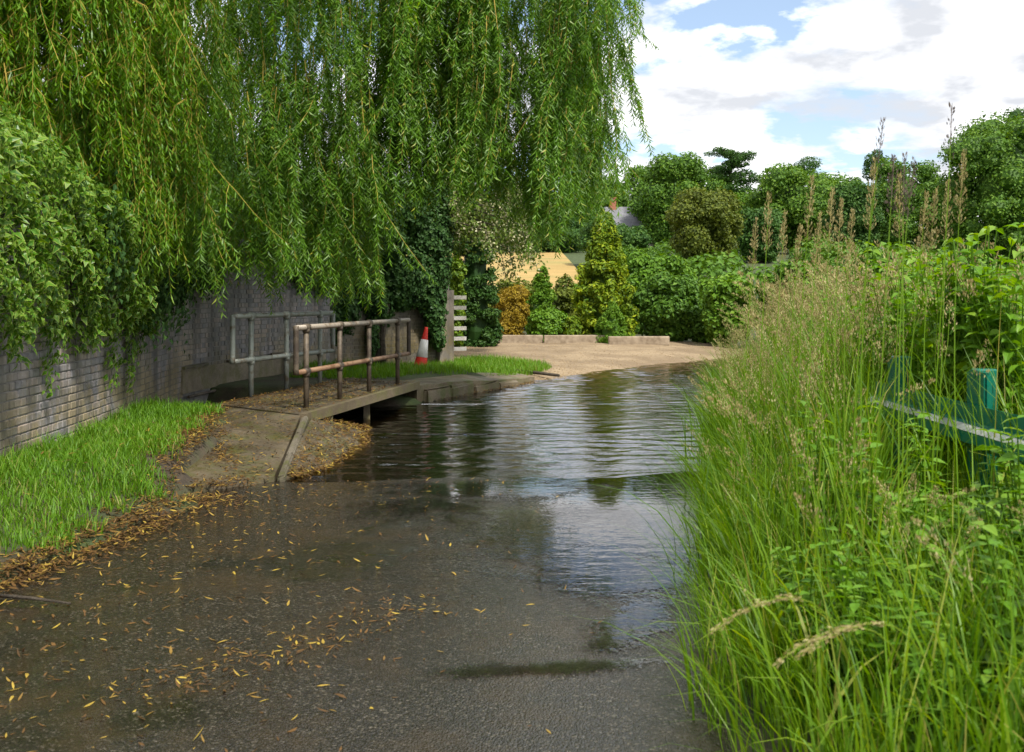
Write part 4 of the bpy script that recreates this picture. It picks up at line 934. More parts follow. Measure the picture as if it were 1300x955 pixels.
# variegated ivy hanging over the brick wall
def varieg():
    root = tag(empty('variegated_ivy', (-4.2, 9.5, 2.4)), 'thick variegated cream and green ivy spilling over the brick wall', 'ivy'); lo = np.array(root.location)
    n = 25000; t = RNG.uniform(1.6, t_of_y(13.4), n); p, tg = wall_at(t); nv = np.stack([tg[:, 1], -tg[:, 0]], 1)
    y = p[:, 1]; zb = 1.28 + .10 * np.sin(y * 3.1) + .08 * np.sin(y * 7.7 + 1) + .34 * smooth(11.3, 13.2, y); zt = np.interp(y, [5, 8, 10, 12, 13.6], [3.5, 3.25, 3.0, 2.9, 2.5])
    u = RNG.random(n) ** .85; z = zb + (zt - zb) * u
    bulge = (.08 + .30 * np.sin(np.pi * np.clip(u * .9 + .06, 0, 1)) ** .8) * (.75 + .25 * np.sin(y * 2.2) * np.sin(z * 3.1)) + .07 * np.sin(y * 6 + z * 5)
    bulge *= RNG.uniform(.45, 1.15, n) * (1 + .45 * np.sin(y * 7 + z * 4) * np.sin(z * 7 + y * 3)); top = smooth(.75, 1, u); bulge = bulge * (1 - top) - .25 * top * RNG.random(n)
    P = np.c_[p + nv * (bulge[:, None] + .02), z] - lo
    N3 = np.c_[nv, np.full(n, .35)]; D = nrm(np.array([0, 0, -1.0]) + N3 * .55 + unit_rand(n) * 1.15); Nl = nrm(N3 + unit_rand(n) * .85 + [0, 0, .3])
    mb = MB(); L = RNG.uniform(.045, .105, n); broad(mb, P, D, Nl, L, L * RNG.uniform(.42, .66, n), .15, .3, var=RNG.random(n))
    for (ty, dz) in [(8.75, .62), (9.0, .35), (9.9, .30), (10.55, .75), (10.75, .5), (11.3, .85), (11.45, .6), (11.8, .4)]:     # trailing strands
        k = int(dz * 170); tt_ = t_of_y(ty) + .07 * RNG.normal(size=k) * .8; p, tg = wall_at(tt_); nv = np.stack([tg[:, 1], -tg[:, 0]], 1); z = 1.42 - dz * RNG.random(k)
        Pk = np.c_[p + nv * RNG.uniform(.03, .12, (k, 1)), z] - lo; D = nrm(np.array([0, 0, -1]) + unit_rand(k) * .7); L = RNG.uniform(.04, .08, k); broad(mb, Pk, D, nrm(np.c_[nv, np.full(k, .4)] + unit_rand(k) * .4), L, L * .6, var=RNG.random(k))
    mb.build('leaves', M['varieg'], root)
    mb = MB(); n = 5200; t = RNG.uniform(t_of_y(8.6), t_of_y(13.6), n); p, tg = wall_at(t); nv = np.stack([tg[:, 1], -tg[:, 0]], 1); y = p[:, 1]       # plain green ivy mixed in
    c = [(9.6, 2.2, .45), (11.6, 1.7, .5), (12.5, 1.75, .45), (13.2, 2.0, .45), (12.3, 2.3, .6), (10.6, 2.6, .5)]; k = RNG.integers(0, len(c), n); cc = np.array(c)[k]
    yy = cc[:, 0] + RNG.normal(0, .5, n) * cc[:, 2]; zz = cc[:, 1] + RNG.normal(0, .55, n) * cc[:, 2]; tq = np.interp(yy, pw[:, 1], tt); p, tg = wall_at(tq); nv = np.stack([tg[:, 1], -tg[:, 0]], 1)
    P = np.c_[p + nv * RNG.uniform(.05, .46, (n, 1)), zz] - lo; D = nrm(np.array([0, 0, -1]) + unit_rand(n) * .6); L = RNG.uniform(.05, .085, n); broad(mb, P, D, nrm(np.c_[nv, np.full(n, .4)] + unit_rand(n) * .45), L, L * .85, var=RNG.random(n)); mb.build('green_leaves', M['ivy'], root)
    # backing stems so that the mass has a body
    for k in range(24):
        ta = random.uniform(1.6, t_of_y(13.2)); p, tg = wall_at(np.array([ta])); nv = np.array([tg[0, 1], -tg[0, 0]]); z0_ = random.uniform(1.5, 1.9); mb = MB()
        a = np.r_[p[0] - nv * .1, 2.65] - lo; tube(mb, [a, np.r_[p[0] + nv * .12, 2.5] - lo, np.r_[p[0] + nv * .1 + [0, random.uniform(-.3, .3)], z0_] - lo], [.014, .011, .006], 5); mb.build('stem', M['bark'], root)
varieg()
def small_ivy():
    root = tag(empty('hanging_ivy', (-4.7, 14.9, 2.4)), 'dark ivy clump hanging over the wall corner above the culvert', 'ivy'); lo = np.array(root.location); mb = MB()
    for (ya, zc, rz, ry, n) in [(15.0, 2.22, .42, .32, 1700), (15.5, 2.4, .25, .4, 900), (18.4, 2.2, .33, .45, 1500), (19.2, 2.1, .35, .4, 1300), (17.2, 2.5, .2, .7, 1400)]:
        yy = ya + RNG.normal(0, .5, n) * ry; zz = zc + RNG.normal(0, .5, n) * rz; p, tg = wall_at(np.interp(yy, pw[:, 1], tt)); nv = np.stack([tg[:, 1], -tg[:, 0]], 1)
        P = np.c_[p + nv * RNG.uniform(.02, .28, (n, 1)), zz] - lo; L = RNG.uniform(.05, .08, n); broad(mb, P, nrm(np.array([0, 0, -1]) + unit_rand(n) * .6), nrm(np.c_[nv, np.full(n, .4)] + unit_rand(n) * .4), L, L * .9, var=RNG.random(n))
    mb.build('leaves', M['ivy'], root)
small_ivy()

# ------------------------------------------------------------------ weeping willow
def willow_strand(L, seed, lo=False):
    r = np.random.default_rng(seed); mb = MB(); n = 14
    sway = np.cumsum(np.cumsum(r.normal(0, .012, (n, 2)), 0), 0); z = -np.linspace(0, L, n); P = np.c_[sway, z]
    tube(mb, P[::3] if lo else P, np.linspace(.006, .0018, len(P[::3]) if lo else n), 3, var=.5, mi=1, cap=False)
    paths = [(P, .14)]
    for k in range(int(L * 5.5)):
        i = r.integers(0, n - 2); a = r.uniform(0, 6.28); l = r.uniform(.22, .55); p = P[i] + (P[i + 1] - P[i]) * r.random(); d = np.array([math.cos(a), math.sin(a), 0])
        out = r.uniform(.05, .24); q = np.array([p, p + d * out * .7 + [0, 0, -l * .25], p + d * out + [0, 0, -l * .65], p + d * out * 1.1 + [0, 0, -l]])
        if not lo: tube(mb, q, [.003, .0025, .002, .001], 3, mi=1, cap=False)
        paths.append((q, .0))
    for q, skip in paths:
        seg = np.linalg.norm(np.diff(q, axis=0), axis=1); s = np.r_[0, np.cumsum(seg)]; m = int(s[-1] / .0185)
        t = np.linspace(skip * s[-1], s[-1], m) + r.normal(0, .004, m); pos = np.stack([np.interp(t, s, q[:, i]) for i in range(3)], 1)
        a = np.arange(m) * 2.4 + r.uniform(0, 6) + r.normal(0, .4, m); fl = r.uniform(.35, 1.0, m)
        D = nrm(np.stack([np.cos(a) * fl, np.sin(a) * fl, np.full(m, -1.0)], 1)); S = np.stack([-np.sin(a), np.cos(a), 0 * a], 1); Nl = nrm(np.cross(S, D) + r.normal(0, .35, (m, 3)))
        ll = r.uniform(.07, .125, m); v = np.clip(r.normal(.5, .2, m) + .12 * (t / s[-1] - .4), 0, 1); v = np.where(r.random(m) < .015, 1.0, v * .93)
        (leaf2 if lo else leaves)(mb, pos, D, Nl, ll, r.uniform(.011, .018, m) * (1.15 if lo else 1), r.uniform(.05, .35, m), var=v)
    return mb
env_x = [-60, 0, 60, 120, 150, 190, 235, 262, 300, 345, 380, 430, 462, 478, 500, 540, 570, 600, 640, 680, 715, 745, 768, 785, 800, 812, 830]
env_y = [330, 330, 190, 250, 300, 335, 340, 352, 358, 352, 352, 380, 390, 330, 262, 238, 232, 244, 262, 286, 296, 268, 238, 186, 108, 98, 60]
dep_x = [-60, 0, 150, 230, 330, 450, 560, 700, 830]; dep_y = [8.4, 8.9, 9.6, 10.8, 12.2, 13.2, 13.4, 12.8, 12.2]
def willow():
    root = tag(empty('weeping_willow', (-5.8, 16.2, .2)), 'huge weeping willow trailing long green strands over the wall and lane', 'tree'); lo = np.array(root.location)
    tr = MB(); tube(tr, [(0, 0, -.5), (.1, 0, 1.5), (.0, -.2, 4.4), (.3, -.3, 7.0)], [.62, .5, .42, .36], 12); tr.build('trunk', M['bark'], root, True)
    r = random.Random(2)
    for tip in [(-5.6, 9.6, 7.9), (-3.6, 10.4, 8.2), (-1.7, 12.4, 8.3), (.2, 12.6, 7.8), (1.3, 13.4, 7.0), (-.4, 15.8, 7.6), (-7.4, 12.4, 7.4), (-3.8, 14.2, 8.6), (-6, 19, 8.2), (-2.2, 18.5, 7.6)]:
        b = MB(); s = np.array([.2, -.25, 6.6]); e = np.array(tip) - lo; m1 = s * .55 + e * .45 + [0, 0, .9]; tube(b, [s, s * .75 + e * .25 + [0, 0, .6], m1, s * .2 + e * .8 + [0, 0, .45], e], [.22, .17, .12, .075, .03], 7); b.build('limb', M['bark'], root, True)
    strands = {}
    for L in (1.0, 1.6, 2.3, 3.1):
        for k in range(3):
            mb = willow_strand(L, int(L * 100) + k); strands[(L, k)] = (willow_strand(L, int(L * 100) + k, True).arrays(), mb.mesh('hanging_branch', [M['willow'], M['willow_twig']]))
    Ls = np.array([1.0, 1.6, 2.3, 3.1])
    todo = []
    for i in range(1330):       # the visible curtain, from its front face deep into the crown
        px = r.uniform(-60, 832) if r.random() < .9 else r.uniform(480, 790)
        e = float(np.interp(px, env_x, env_y)) + 16 * math.sin(px * .11) + 9 * math.sin(px * .31 + 1)
        u = r.random(); layer = r.random() ** 1.4
        yb = e - (0 if u < .30 else r.uniform(0, 1) ** 1.1 * (e + 60)) - r.uniform(0, 26)
        d = float(np.interp(px, dep_x, dep_y)) + layer * (4.2 if px > 240 else 1.5)
        if px > 770: d = float(np.interp(px, dep_x, dep_y)) + r.uniform(0, .8)
        if px > 770 and r.random() < .80: continue
        if layer > .5 and px < 470: yb = min(yb, e - 20)
        # column-wise bunching: dark gaps between heavier tresses
        if layer < .35 and math.sin(px * .062 + 2.0 * math.sin(px * .013)) < -.35 and r.random() < .72: continue
        todo.append((px, yb, d))
    todo.sort(key=lambda q: q[2])
    mass = MB(); single = 0
    for j, (px, yb, d) in enumerate(todo):
        p = ray(px, yb, d); want = r.uniform(1.1, 3.3); L = float(Ls[np.argmin(abs(Ls - want))]); key = (L, r.randrange(3)); sc = want / L
        top = (p[0], p[1], p[2] + L * sc); rz = r.uniform(0, 6.28); sw = (r.uniform(-.09, .09), r.uniform(-.09, .09))
        if single < 300 and d < 99:
            o = link('hanging_branch', strands[key][1], root, np.array(top) - lo); o.rotation_euler = (sw[0], sw[1], rz); q = r.uniform(.85, 1.15); o.scale = (q, q, sc); single += 1
        else: mass.merge(strands[key][0], mat4(np.array(top) - lo, rz, (1, 1, sc), sw), r.uniform(-.08, .08))
    # upper dome above the picture: it shades the wall and the footbridge
    for i in range(95):
        a = r.uniform(0, 6.28); q = math.sqrt(r.random()); x = -4.3 + 4.6 * q * math.cos(a); y = 14.6 + 5.2 * q * math.sin(a); zt = 9.6 - 3.2 * q ** 2.4 + r.uniform(-.8, .3); key = (float(r.choice((1.6, 2.3))), r.randrange(3))
        mass.merge(strands[key][0], mat4(np.array((x, y, zt)) - lo, r.uniform(0, 6.28), (1.9, 1.9, r.uniform(.8, 1.1))), r.uniform(-.08, .08))
    o = mass.build('inner_branches', [M['willow'], M['willow_twig']], root); o['kind'] = 'stuff'
willow()

# ------------------------------------------------------------------ grasses, weeds and litter
def verge_grass():
    mb = MB()
    n = 80000; x = RNG.uniform(-5.0, -2.2, n); y = RNG.uniform(3.8, 15.0, n)
    wx = np.interp(y, pw[:, 1], pw[:, 0]); xl = XL(y)
    edge = np.interp(y, [4, 5.5, 6.4, 7.4, 8.2, 9, 10, 11, 12, 13, 14.4], [-.30, -.22, -.15, -.25, -.50, -1.05, -1.15, -1.2, -1.45, -1.75, -2.5]) + .10 * np.sin(y * 5) + .07 * np.sin(y * 13) + .05 * np.sin(y * 29) + RNG.normal(0, .06, n)
    ok = (x > wx + .03) & (x < xl + edge) & (y < 14.3)
    x, y = x[ok], y[ok]; k = len(x); z = ground(x, y); near_edge = np.clip((XL(y) - x) / .9, .3, 1)
    clump = .85 + .55 * fnoise(x * 3, y * 3) * fnoise(x * 1.1 + 2, y * 1.3) + .35 * smooth(.5, .1, x - np.interp(y, pw[:, 1], pw[:, 0]))
    L = RNG.uniform(.07, .20, k) * clump; ang = RNG.uniform(0, 6.28, k)
    blades(mb, np.c_[x, y, z - .01], L, ang, RNG.uniform(.1, .75, k), RNG.uniform(0, .35, k), RNG.uniform(.004, .008, k) * (1 + .05 * y), np.clip(RNG.normal(.5, .22, k) + .15 * fnoise(x, y), 0, 1), 3)
    o = mb.build('verge_grass', M['grass']); tag(o, 'lush short green grass on the verge below the brick wall', 'grass', kind='stuff')
    mb = MB(); n = 42000; x = RNG.uniform(-3.8, .9, n); y = RNG.uniform(15.8, 25.2, n)
    low = np.interp(x, [-3.8, -3.0, -2.4, -1.2, .0, .5, .9], [17.0, 16.6, 16.5, 18.1, 19.7, 20.8, 22.3]) + .12 * np.sin(x * 7); high = np.interp(x, [-3.8, -3.5, -1.6, -.9, .2, .9], [19.9, 20.0, 22.4, 24.2, 23.7, 22.4])
    ok = (y > low) & (y < high); x, y = x[ok], y[ok]; k = len(x); z = np.maximum(ground(x, y), .05) + .05 * smooth(0, .8, y - np.interp(x, [-3.8, 0, .9], [17.4, 20.4, 22.4]))
    blades(mb, np.c_[x, y, z - .02], RNG.uniform(.08, .22, k), RNG.uniform(0, 6.28, k), RNG.uniform(.1, .6, k), RNG.uniform(0, .3, k), RNG.uniform(.008, .016, k), np.clip(RNG.normal(.58, .2, k), 0, 1), 2)
    o = mb.build('drive_grass', M['grass']); tag(o, 'bright sunlit grass strip around the traffic cone', 'grass', kind='stuff')
verge_grass()

def panicle(seed, length=.2, dense=1.0, mat_i=1, arch=0.3, sp=1.0, lo=False):
    """flowering grass: stem of length 1 (scaled later) with a loose head; z is up"""
    r = np.random.default_rng(seed); st = MB(); hd = MB(); n = 6 if lo else 10; t = np.linspace(0, 1, n); bend = arch * t ** 2.6
    P = np.c_[bend, .02 * np.sin(t * 5 + seed), t - .35 * arch * t ** 4]
    tube(st, P, np.linspace(.0021, .0008, n), 3, var=.62, cap=False)
    d = P[-1] - P[-2]; d /= np.linalg.norm(d); m = int(62 * dense)
    u = r.random(m) ** .85; a = r.uniform(0, 6.28, m); w = length * (.16 if lo else .085) * (1 - u) ** .7 * (.4 + .6 * r.random(m)) + .002
    base = np.stack([np.interp(1 - length * (1 - u), t, P[:, i]) for i in range(3)], 1)
    pos = base + np.stack([np.cos(a) * w, np.sin(a) * w, w * .9], 1)
    D = nrm(np.stack([np.cos(a) * .45, np.sin(a) * .45, np.full(m, 1.0)], 1) + d * .4); (leaf2 if lo else leaves)(hd, pos, D, unit_rand(m), r.uniform(.009, .016, m) * sp, r.uniform(.003, .0055, m) * sp, .0, var=r.random(m), mi=mat_i)
    if not lo: leaf2(hd, base, pos - base, unit_rand(m), np.linalg.norm(pos - base, axis=1) + .003, .0009, 0, var=.4, mi=mat_i)
    if not lo: tube(hd, np.stack([np.interp(np.linspace(1 - length, 1, 6), t, P[:, i]) for i in range(3)], 1), .0009, 3, var=.4, mi=mat_i)
    return st, hd
def bar_cap(x, y):
    """height limit that keeps the crash barrier in view between lane and barrier"""
    px = 650 + FPX * x / y; lim = np.where((px > 1118) & (x < 2.47) & (y < 6.9) & (np.sin(37 * y + 91 * x) < .975), H - .19 * y + .06 * np.sin(9 * y + 5 * x), 9.0)
    return lim
def tall_grass():
    mb = MB(); allx, ally = [], []
    for (n, x0, x1, y0, y1) in [(13000, .3, 4.6, 1.0, 6.2), (13000, .8, 6.5, 6, 12), (8000, 1.8, 9, 12, 20), (3000, 4, 16, 20, 32)]:
        x = RNG.uniform(x0, x1, n); y = RNG.uniform(y0, y1, n); e = XR(y) + .08 + .12 * np.sin(y * 2.7) + .07 * np.sin(y * 6.1)
        ok = (x > e) & (x < e + 5.0) & ~((y < 2.3) & (x < 1.25)); allx.append(x[ok]); ally.append(y[ok])
    x = np.concatenate(allx); y = np.concatenate(ally); k = len(x); z = ground(x, y); e = x - XR(y)
    px = 650 + FPX * x / y
    L = RNG.uniform(.55, 1.6, k) * (.42 + .55 * smooth(0, .9, e)) * (.85 + .2 * fnoise(x, y)); L = np.minimum(L, np.maximum(.12, (bar_cap(x, y) - z)))
    blades(mb, np.c_[x, y, z - .02], L, RNG.uniform(0, 6.28, k), RNG.uniform(.03, .50, k), RNG.uniform(.0, .36, k), RNG.uniform(.005, .016, k) * np.clip(.7 + y * .05, .85, 1.6), np.where(RNG.random(k) < .06, 1.0, np.clip(RNG.normal(.42, .26, k) + .16 * fnoise(x * 1.3, y * 1.3), 0, .95)), 5)
    n = 2600; y = RNG.uniform(2.3, 7.5, n); x = XR(y) + .15 + RNG.random(n) * 2.2; z = ground(x, y); ok = ~((y < 2.6) & (x < 1.3)); x, y, z = x[ok], y[ok], z[ok]; n = len(x)
    L = np.minimum(RNG.uniform(.45, .95, n), np.maximum(.15, bar_cap(x, y) - z)); blades(mb, np.c_[x, y, z - .02], L, RNG.uniform(0, 6.28, n), RNG.uniform(.3, .8, n), RNG.uniform(.3, .75, n), RNG.uniform(.010, .017, n), np.clip(RNG.normal(.6, .2, n), 0, .95), 6)
    # blades leaning out over the wet lane
    n = 2600; y = RNG.uniform(3.0, 22, n); x = XR(y) + RNG.uniform(-.02, .35, n); z = np.maximum(ground(x, y), 0)
    blades(mb, np.c_[x, y, z - .02], RNG.uniform(.35, .9, n), RNG.normal(math.pi, .7, n), RNG.uniform(.3, .8, n), RNG.uniform(.1, .5, n), RNG.uniform(.004, .008, n) * np.clip(.6 + y * .05, .8, 1.5), np.clip(RNG.normal(.4, .2, n), 0, 1), 5)
    for yy in (5.2, 6.3, 7.0, 7.9, 8.6, 9.4, 10.2, 11.0, 12.1, 13.3, 14.4, 15.6, 17, 18.5):
        m = 46; x0 = float(XR(yy)) + .22; x = x0 + RNG.normal(0, .16, m); y = yy + RNG.normal(0, .2, m)
        blades(mb, np.c_[x, y, np.maximum(ground(x, y), 0) - .02], RNG.uniform(.6, 1.25, m), RNG.normal(math.pi * 1.03, .75, m), RNG.uniform(.15, .75, m), RNG.uniform(.1, .5, m), RNG.uniform(.008, .015, m), np.clip(RNG.normal(.18, .14, m), 0, 1), 6)
    o = mb.build('tall_grass', M['tall']); tag(o, 'tall rank green grass crowding the verge along the lane and barrier', 'grass', kind='stuff')
    # flowering heads
    prot = []
    for s in range(10):
        st, hd = panicle(s, RNG.uniform(.14, .24), RNG.uniform(.8, 1.3), 1, RNG.uniform(.08, .45), 1.0, True); m = MB(); m.merge(st.arrays()); m.merge(hd.arrays()); prot.append(m.arrays())
    mb = MB(); N = 1450; r = random.Random(9)
    for i in range(N):
        y = 2.6 + 17 * r.random() ** 1.25; off = abs(r.gauss(.9, .75)); x = float(XR(y)) + .10 + off
        if y < 3.2 and x < 1.3: continue
        if y < 5.5 and r.random() < .6: continue
        z = float(ground(x, y)); h = r.uniform(1.15, 1.85) * (.60 + .38 * float(smooth(0, .9, off))) 
        if y < 5: h = min(h, 1.25)
        cap_ = float(bar_cap(x, y)) - z
        if cap_ < .35 : continue
        h = min(h, cap_ + .02); q = r.uniform(.9, 1.5) if y < 8 else 1.7
        mb.merge(prot[r.randrange(10)], mat4((x, y, z - .02), r.uniform(0, 6.28), (h * min(q, 1.25), h * min(q, 1.25), h), (r.uniform(-.09, .09), r.uniform(-.09, .09))), r.uniform(-.2, .2))
    o = mb.build('flowering_grass', [M['tall'], M['seed']]); tag(o, 'beige seed heads of flowering grass above the tall verge grass', 'grass', kind='stuff')
tall_grass()
def stalks():
    spec = [(1116, 147, 3.9, 'seed_dark', 'tall grass stalk with sparse dark spikelets, its tip against white cloud beside the slender pine'), (1204, 130, 4.1, 'seed_dark', 'tallest grass stalk with sparse dark spikelets against the cloud near the towering tree'),
            (1136, 190, 3.6, 'seed_dark', None), (1153, 192, 3.8, 'seed_dark', None), (1166, 190, 3.7, 'seed_dark', None), (1224, 190, 3.9, 'seed', None), (1028, 222, 4.6, 'seed', None), (974, 242, 5.0, 'seed', None), (997, 262, 5.2, 'seed', None), (1060, 232, 4.4, 'seed', None), (1072, 246, 4.6, 'seed', None), (1190, 232, 4.0, 'seed', None), (1108, 200, 4.2, 'seed', None), (958, 275, 5.6, 'seed', None), (1140, 220, 4.4, 'seed', None), (1207, 222, 4.3, 'seed', None), (1045, 262, 4.8, 'seed', None), (1085, 262, 4.3, 'seed', None), (1015, 282, 5.0, 'seed', None), (1172, 240, 4.4, 'seed', None)]
    for i, (px, py, d, m, lab) in enumerate(spec):
        p = ray(px, py, d); z = float(ground(p[0], p[1])); h = p[2] - z; arch = random.uniform(.01, .05)
        root = empty('grass_stalk', (p[0] - arch * h, p[1], z))
        if lab: tag(root, lab, 'grass stalk', 'flowering grass stalks standing above the verge')
        elif m == 'seed_dark': tag(root, 'slim grass stalk with a narrow dark closed seed head above the beige heads', 'grass stalk', 'slim dark-headed grass stalks')
        else: tag(root, 'tall grass stalk with a beige feathery seed head seen against distant trees', 'grass stalk', 'flowering grass stalks standing above the verge')
        st, hd = panicle(100 + i, .15 if m == 'seed' else .12, 1.9 if m == 'seed' else (.5 if lab else 1.0), 0, arch, .55 if m == 'seed' else .62)
        def scaled(mb_, q):
            V, A, E, T, Q, TM, QM = mb_.arrays(); o = MB(); o.add(V * [h, h, h] , T, Q, var=A, e=E); return o
        scaled(st, 1).build('stem', M['tall'], root); scaled(hd, 1).build('seed_head', M[m], root)
    # heads nodding close to the camera
    for px, py, d, a in [(905, 800, 2.35, math.pi), (985, 842, 2.2, math.pi * .96), (1010, 835, 2.3, math.pi * 1.05)]:
        tip = ray(px, py, d); base = ray(px + 210, py + 150, d + .1); root = tag(empty('nodding_grass', (base[0], base[1], float(ground(base[0], base[1])))), 'arching buff grass head nodding low over the wet lane edge', 'grass stalk', 'nodding grass heads beside the lane')
        lo = np.array(root.location); mid = tip * .4 + base * .6; mid[2] = max(tip[2], base[2]) + .10; t = np.linspace(0, 1, 14)
        b0 = lo; P = np.array([(1 - u) ** 3 * b0 + 3 * (1 - u) ** 2 * u * (b0 * [1, 1, 0] + [0, 0, mid[2]]) + 3 * (1 - u) * u * u * (mid + [0, 0, .05]) + u ** 3 * tip for u in t]) - lo
        mb = MB(); tube(mb, P, np.linspace(.002, .001, 14), 4, var=.9); mb.build('stem', M['tall'], root); mb = MB(); m = 170; u = .66 + .34 * RNG.random(m); pos = np.stack([np.interp(u, t, P[:, i]) for i in range(3)], 1) + RNG.normal(0, .0035, (m, 3))
        tn = nrm(np.stack([np.interp(np.minimum(u + .04, 1.0), t, P[:, i]) - np.interp(u - .04, t, P[:, i]) for i in range(3)], 1)); leaves(mb, pos, nrm(tn + unit_rand(m) * .4), unit_rand(m), RNG.uniform(.009, .015, m), .003, 0, var=RNG.random(m)); mb.build('seed_head', M['seed'], root)
stalks()
def weeds():
    protos = []
    for s in range(4):
        r = np.random.default_rng(50 + s); st = MB(); lf = MB(); h = 1.0
        for k in range(5):
            a = r.uniform(0, 6.28); q = r.uniform(.03, .16); top = np.array([q * math.cos(a) * 1.5, q * math.sin(a) * 1.5, r.uniform(.75, 1.0)]); P = np.array([[0, 0, 0], top * [.35, .35, .4], top]); tube(st, P, [.006, .005, .003], 5, var=.4)
            m = 13
            for j in range(m):
                u = .18 + .82 * j / (m - 1); p = np.array([np.interp(u * 2, [0, 1, 2], P[:, i]) for i in range(3)]); s_ = .155 * (1 - .55 * u) * r.uniform(.8, 1.2)
                for sg in (0, math.pi):
                    an = j * 1.57 + sg + r.normal(0, .25); d = np.array([math.cos(an), math.sin(an), r.uniform(-.1, .5)]); leaf_hi(lf, p, d, nrm(np.array([[0, 0, 1.0]]) + r.normal(0, .25, (1, 3)))[0], s_, s_ * .55, .14, .3, var=float(np.clip(r.normal(.55, .2) + .25 * (u - .6), 0, 1)))
        protos.append((st.mesh('stem', M['tall']), lf.mesh('leaves', M['weed'])))
    r = random.Random(21); k = 0
    def put(x, y, h, lab, grp):
        root = tag(empty('leafy_weed', (x, y, float(ground(x, y)) - .02), r.uniform(0, 6.28)), lab, 'weed', grp); a, b = protos[r.randrange(4)]
        for nm, me in (('stem', a), ('leaves', b)): o = link(nm, me, root)
        q = min(1.25, .55 + h * .35); root.scale = (q, q, h)
    for i in range(84):
        px = r.uniform(1100, 1330); d = r.uniform(5.6, 9.5); x = (px - 650) / FPX * d; x = max(x, 2.85); put(x, d, r.uniform(1.25, 1.75), 'tall bright leafy weed growing behind the crash barrier', 'leafy weeds behind the barrier')
    for i in range(22):
        d = r.uniform(2.8, 5.0); px = r.uniform(1010, 1310); x = (px - 650) / FPX * d; z = float(ground(x, d)); put(x, d, min(r.uniform(.35, .62), max(.2, float(bar_cap(np.array(x), np.array(d))) - z)), 'low broad-leaved weed among the grass on the lane side of the barrier', 'low weeds before the barrier')
    for i in range(26):
        d = r.uniform(3.0, 5.2); x = float(XR(d)) + r.uniform(.5, 1.25); z = float(ground(x, d)); put(x, d, min(r.uniform(.6, 1.0), max(.3, float(bar_cap(np.array(x), np.array(d))) - z)), 'leafy weed poking through the arching grass near the nodding grass heads', 'leafy weeds near the lane edge')
    for i in range(14):
        d = r.uniform(8, 15); x = float(XR(d)) + r.uniform(1.2, 3.5); put(x, d, r.uniform(1.1, 1.6), 'leafy weed standing in the tall grass along the lane bend', 'leafy weeds along the lane bend')
weeds()

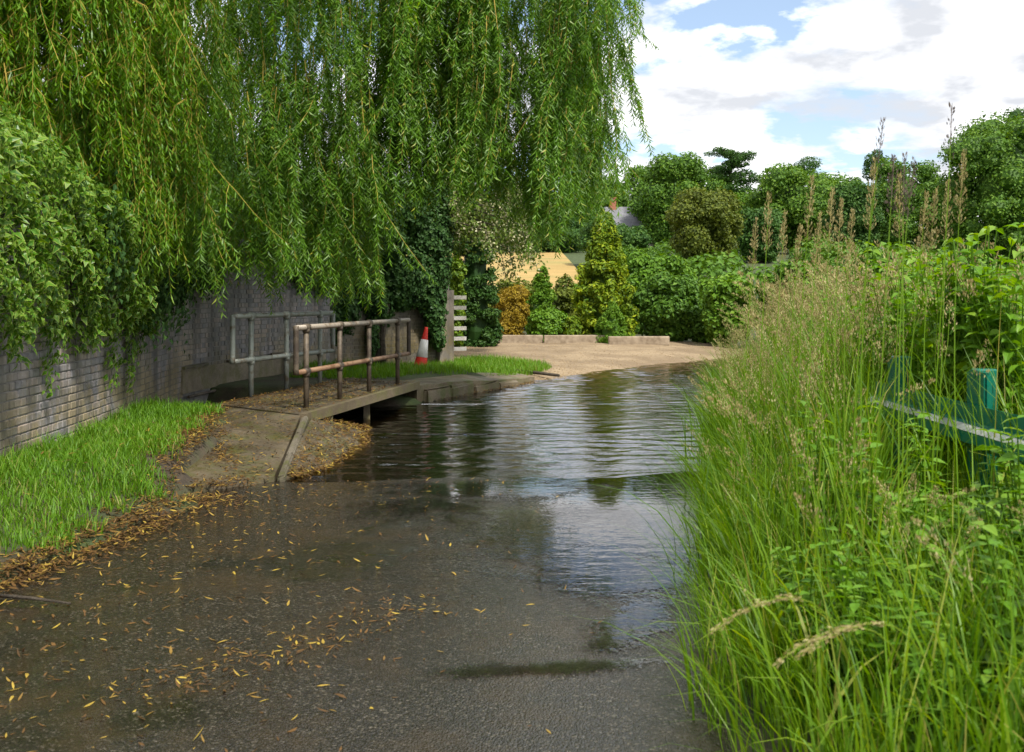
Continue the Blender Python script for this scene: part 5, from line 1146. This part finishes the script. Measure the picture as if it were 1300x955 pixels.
def litter():
    mb = MB()
    def put(x, y, z, n, size=(.035, .075), bias=.5, lift=.012):
        a = RNG.uniform(0, 6.28, n); D = np.stack([np.cos(a), np.sin(a), RNG.normal(0, .18, n)], 1); Nl = nrm(np.array([0, 0, 1.0]) + unit_rand(n) * .35); L = RNG.uniform(*size, n)
        leaves(mb, np.c_[x, y, z + RNG.uniform(.003, lift, n)], D, Nl, L, L * RNG.uniform(.14, .26, n), RNG.normal(0, .15, n), var=np.clip(RNG.beta(1.1, 1.5, n) + (bias - .5), 0, 1))
    # drift along the foot of the verge
    n = 11000; y = RNG.uniform(4.2, 12.4, n); wdt = np.interp(y, [4, 6, 7.6, 8.6, 10, 12.4], [.30, .35, .55, .9, .55, .5]); c = np.interp(y, [4, 5.75, 7.6, 8.6, 10, 11.2, 12.4], [-3.25, -3.1, -2.75, -2.75, -3.2, -3.55, -3.75]); c = np.where(y < 8.3, XL(y) + np.interp(y, [4, 5.5, 6.4, 7.4, 8.2], [-.12, -.06, .02, -.05, -.15]), c); x = c + RNG.normal(0, .42, n) * wdt * .8
    z = np.maximum(ground(x, y), zroad(x, y)); on_ramp = (y > 8.4) & (x > -3.2); z = np.where(on_ramp, np.maximum(z, .03 + .27 * np.clip((y - 9.0) / 2.4, 0, 1)), z); put(x, y, z, n, lift=.03)
    n = 700; y = RNG.uniform(8.6, 11.4, n); f = RNG.random(n); xa = np.interp(y, [9.05, 11.4], [-2.16, -2.42]); xb = np.interp(y, [8.35, 10.4, 12.4], [-2.95, -3.25, -3.7]); x = xb + (xa - xb) * f ** 1.5; put(x, y, .02 + .28 * np.clip((y - 9.0) / 2.36, 0, 1) + .01, n)
    n = 3600; f = RNG.random(n); g = 1 - RNG.random(n) ** 1.6; N0a, N1a, F1a, F0a = map(np.array, (N0, N1, F1, F0)); P = (N0a * (1 - f)[:, None] + N1a * f[:, None]) * (1 - g)[:, None] + (F0a * (1 - f)[:, None] + F1a * f[:, None]) * g[:, None]; put(P[:, 0], P[:, 1], DZ + .004, n, bias=.45)
    n = 2600; y = RNG.uniform(9.2, 13.0, n); q = RNG.random(n) ** .8; xk = np.interp(y, [9.08, 11.5, 12.3, 13], [-2.08, -2.29, -2.2, -2.1]); xo = np.interp(y, [9.2, 9.8, 11.4, 12.6, 13], [-2.0, -1.75, -1.62, -1.8, -1.9]); x = xk + (xo - xk) * q; zk = np.interp(y, [9.08, 11.5, 12.3, 13], [.0, .25, .12, -.02]); put(x, y, np.maximum(zk + (-.085 - zk) * q + .012, -.026), n, bias=.55, lift=.02)
    n = 700; y = RNG.uniform(16, 19.6, n); x = np.interp(y, [15.7, 17.2, 18.9, 20], [-1.42, -.75, .1, .55]) + RNG.normal(.02, .09, n); put(x, y, np.maximum(zroad(x, y), -.02), n, bias=.45)
    n = 260; y = RNG.uniform(4.5, 11, n); x = XL(y) - .4 - 1.0 * RNG.random(n); put(x, y, ground(x, y) + .07, n, lift=.05)
    n = 1300; y = 3.2 + 6.0 * RNG.random(n) ** 1.2; x = XL(y) + .15 + np.abs(RNG.normal(0, 1.2, n)); ok = x < XR(y) - .2; x, y = x[ok], y[ok]; put(x, y, zroad(x, y), len(x), (.03, .07), .62, .006)
    n = 420; f = RNG.random(n); x = -1.55 + 1.15 * f + RNG.normal(0, .13, n); y = 4.15 + 1.2 * f + RNG.normal(0, .14, n); put(x, y, zroad(x, y), n, (.02, .06), .55, .008)
    o = mb.build('fallen_leaves', M['litter']); tag(o, 'drift of yellow and brown fallen willow leaves along the lane edge', 'leaves', kind='stuff')
    mb = MB(); n = 3000; y = RNG.uniform(19.6, 30, n); x = drive_left(y) + (XL(y) + .1 - drive_left(y)) * RNG.random(n); z = drive_z(x, y)
    for i in range(n):
        s = RNG.uniform(.008, .02); c = np.array([x[i], y[i], z[i] + s * .25]); V = c + np.array([(1, 0, 0), (-1, 0, 0), (0, 1, 0), (0, -1, 0), (0, 0, .7), (0, 0, -.7)]) * s * RNG.uniform(.7, 1.3, (6, 1))
        mb.add(V, [(0, 2, 4), (2, 1, 4), (1, 3, 4), (3, 0, 4), (2, 0, 5), (1, 2, 5), (3, 1, 5), (0, 3, 5)], None)
    o = mb.build('loose_gravel', M['stone']); tag(o, 'loose tan gravel stones scattered over the drive', 'gravel', kind='stuff')
litter()
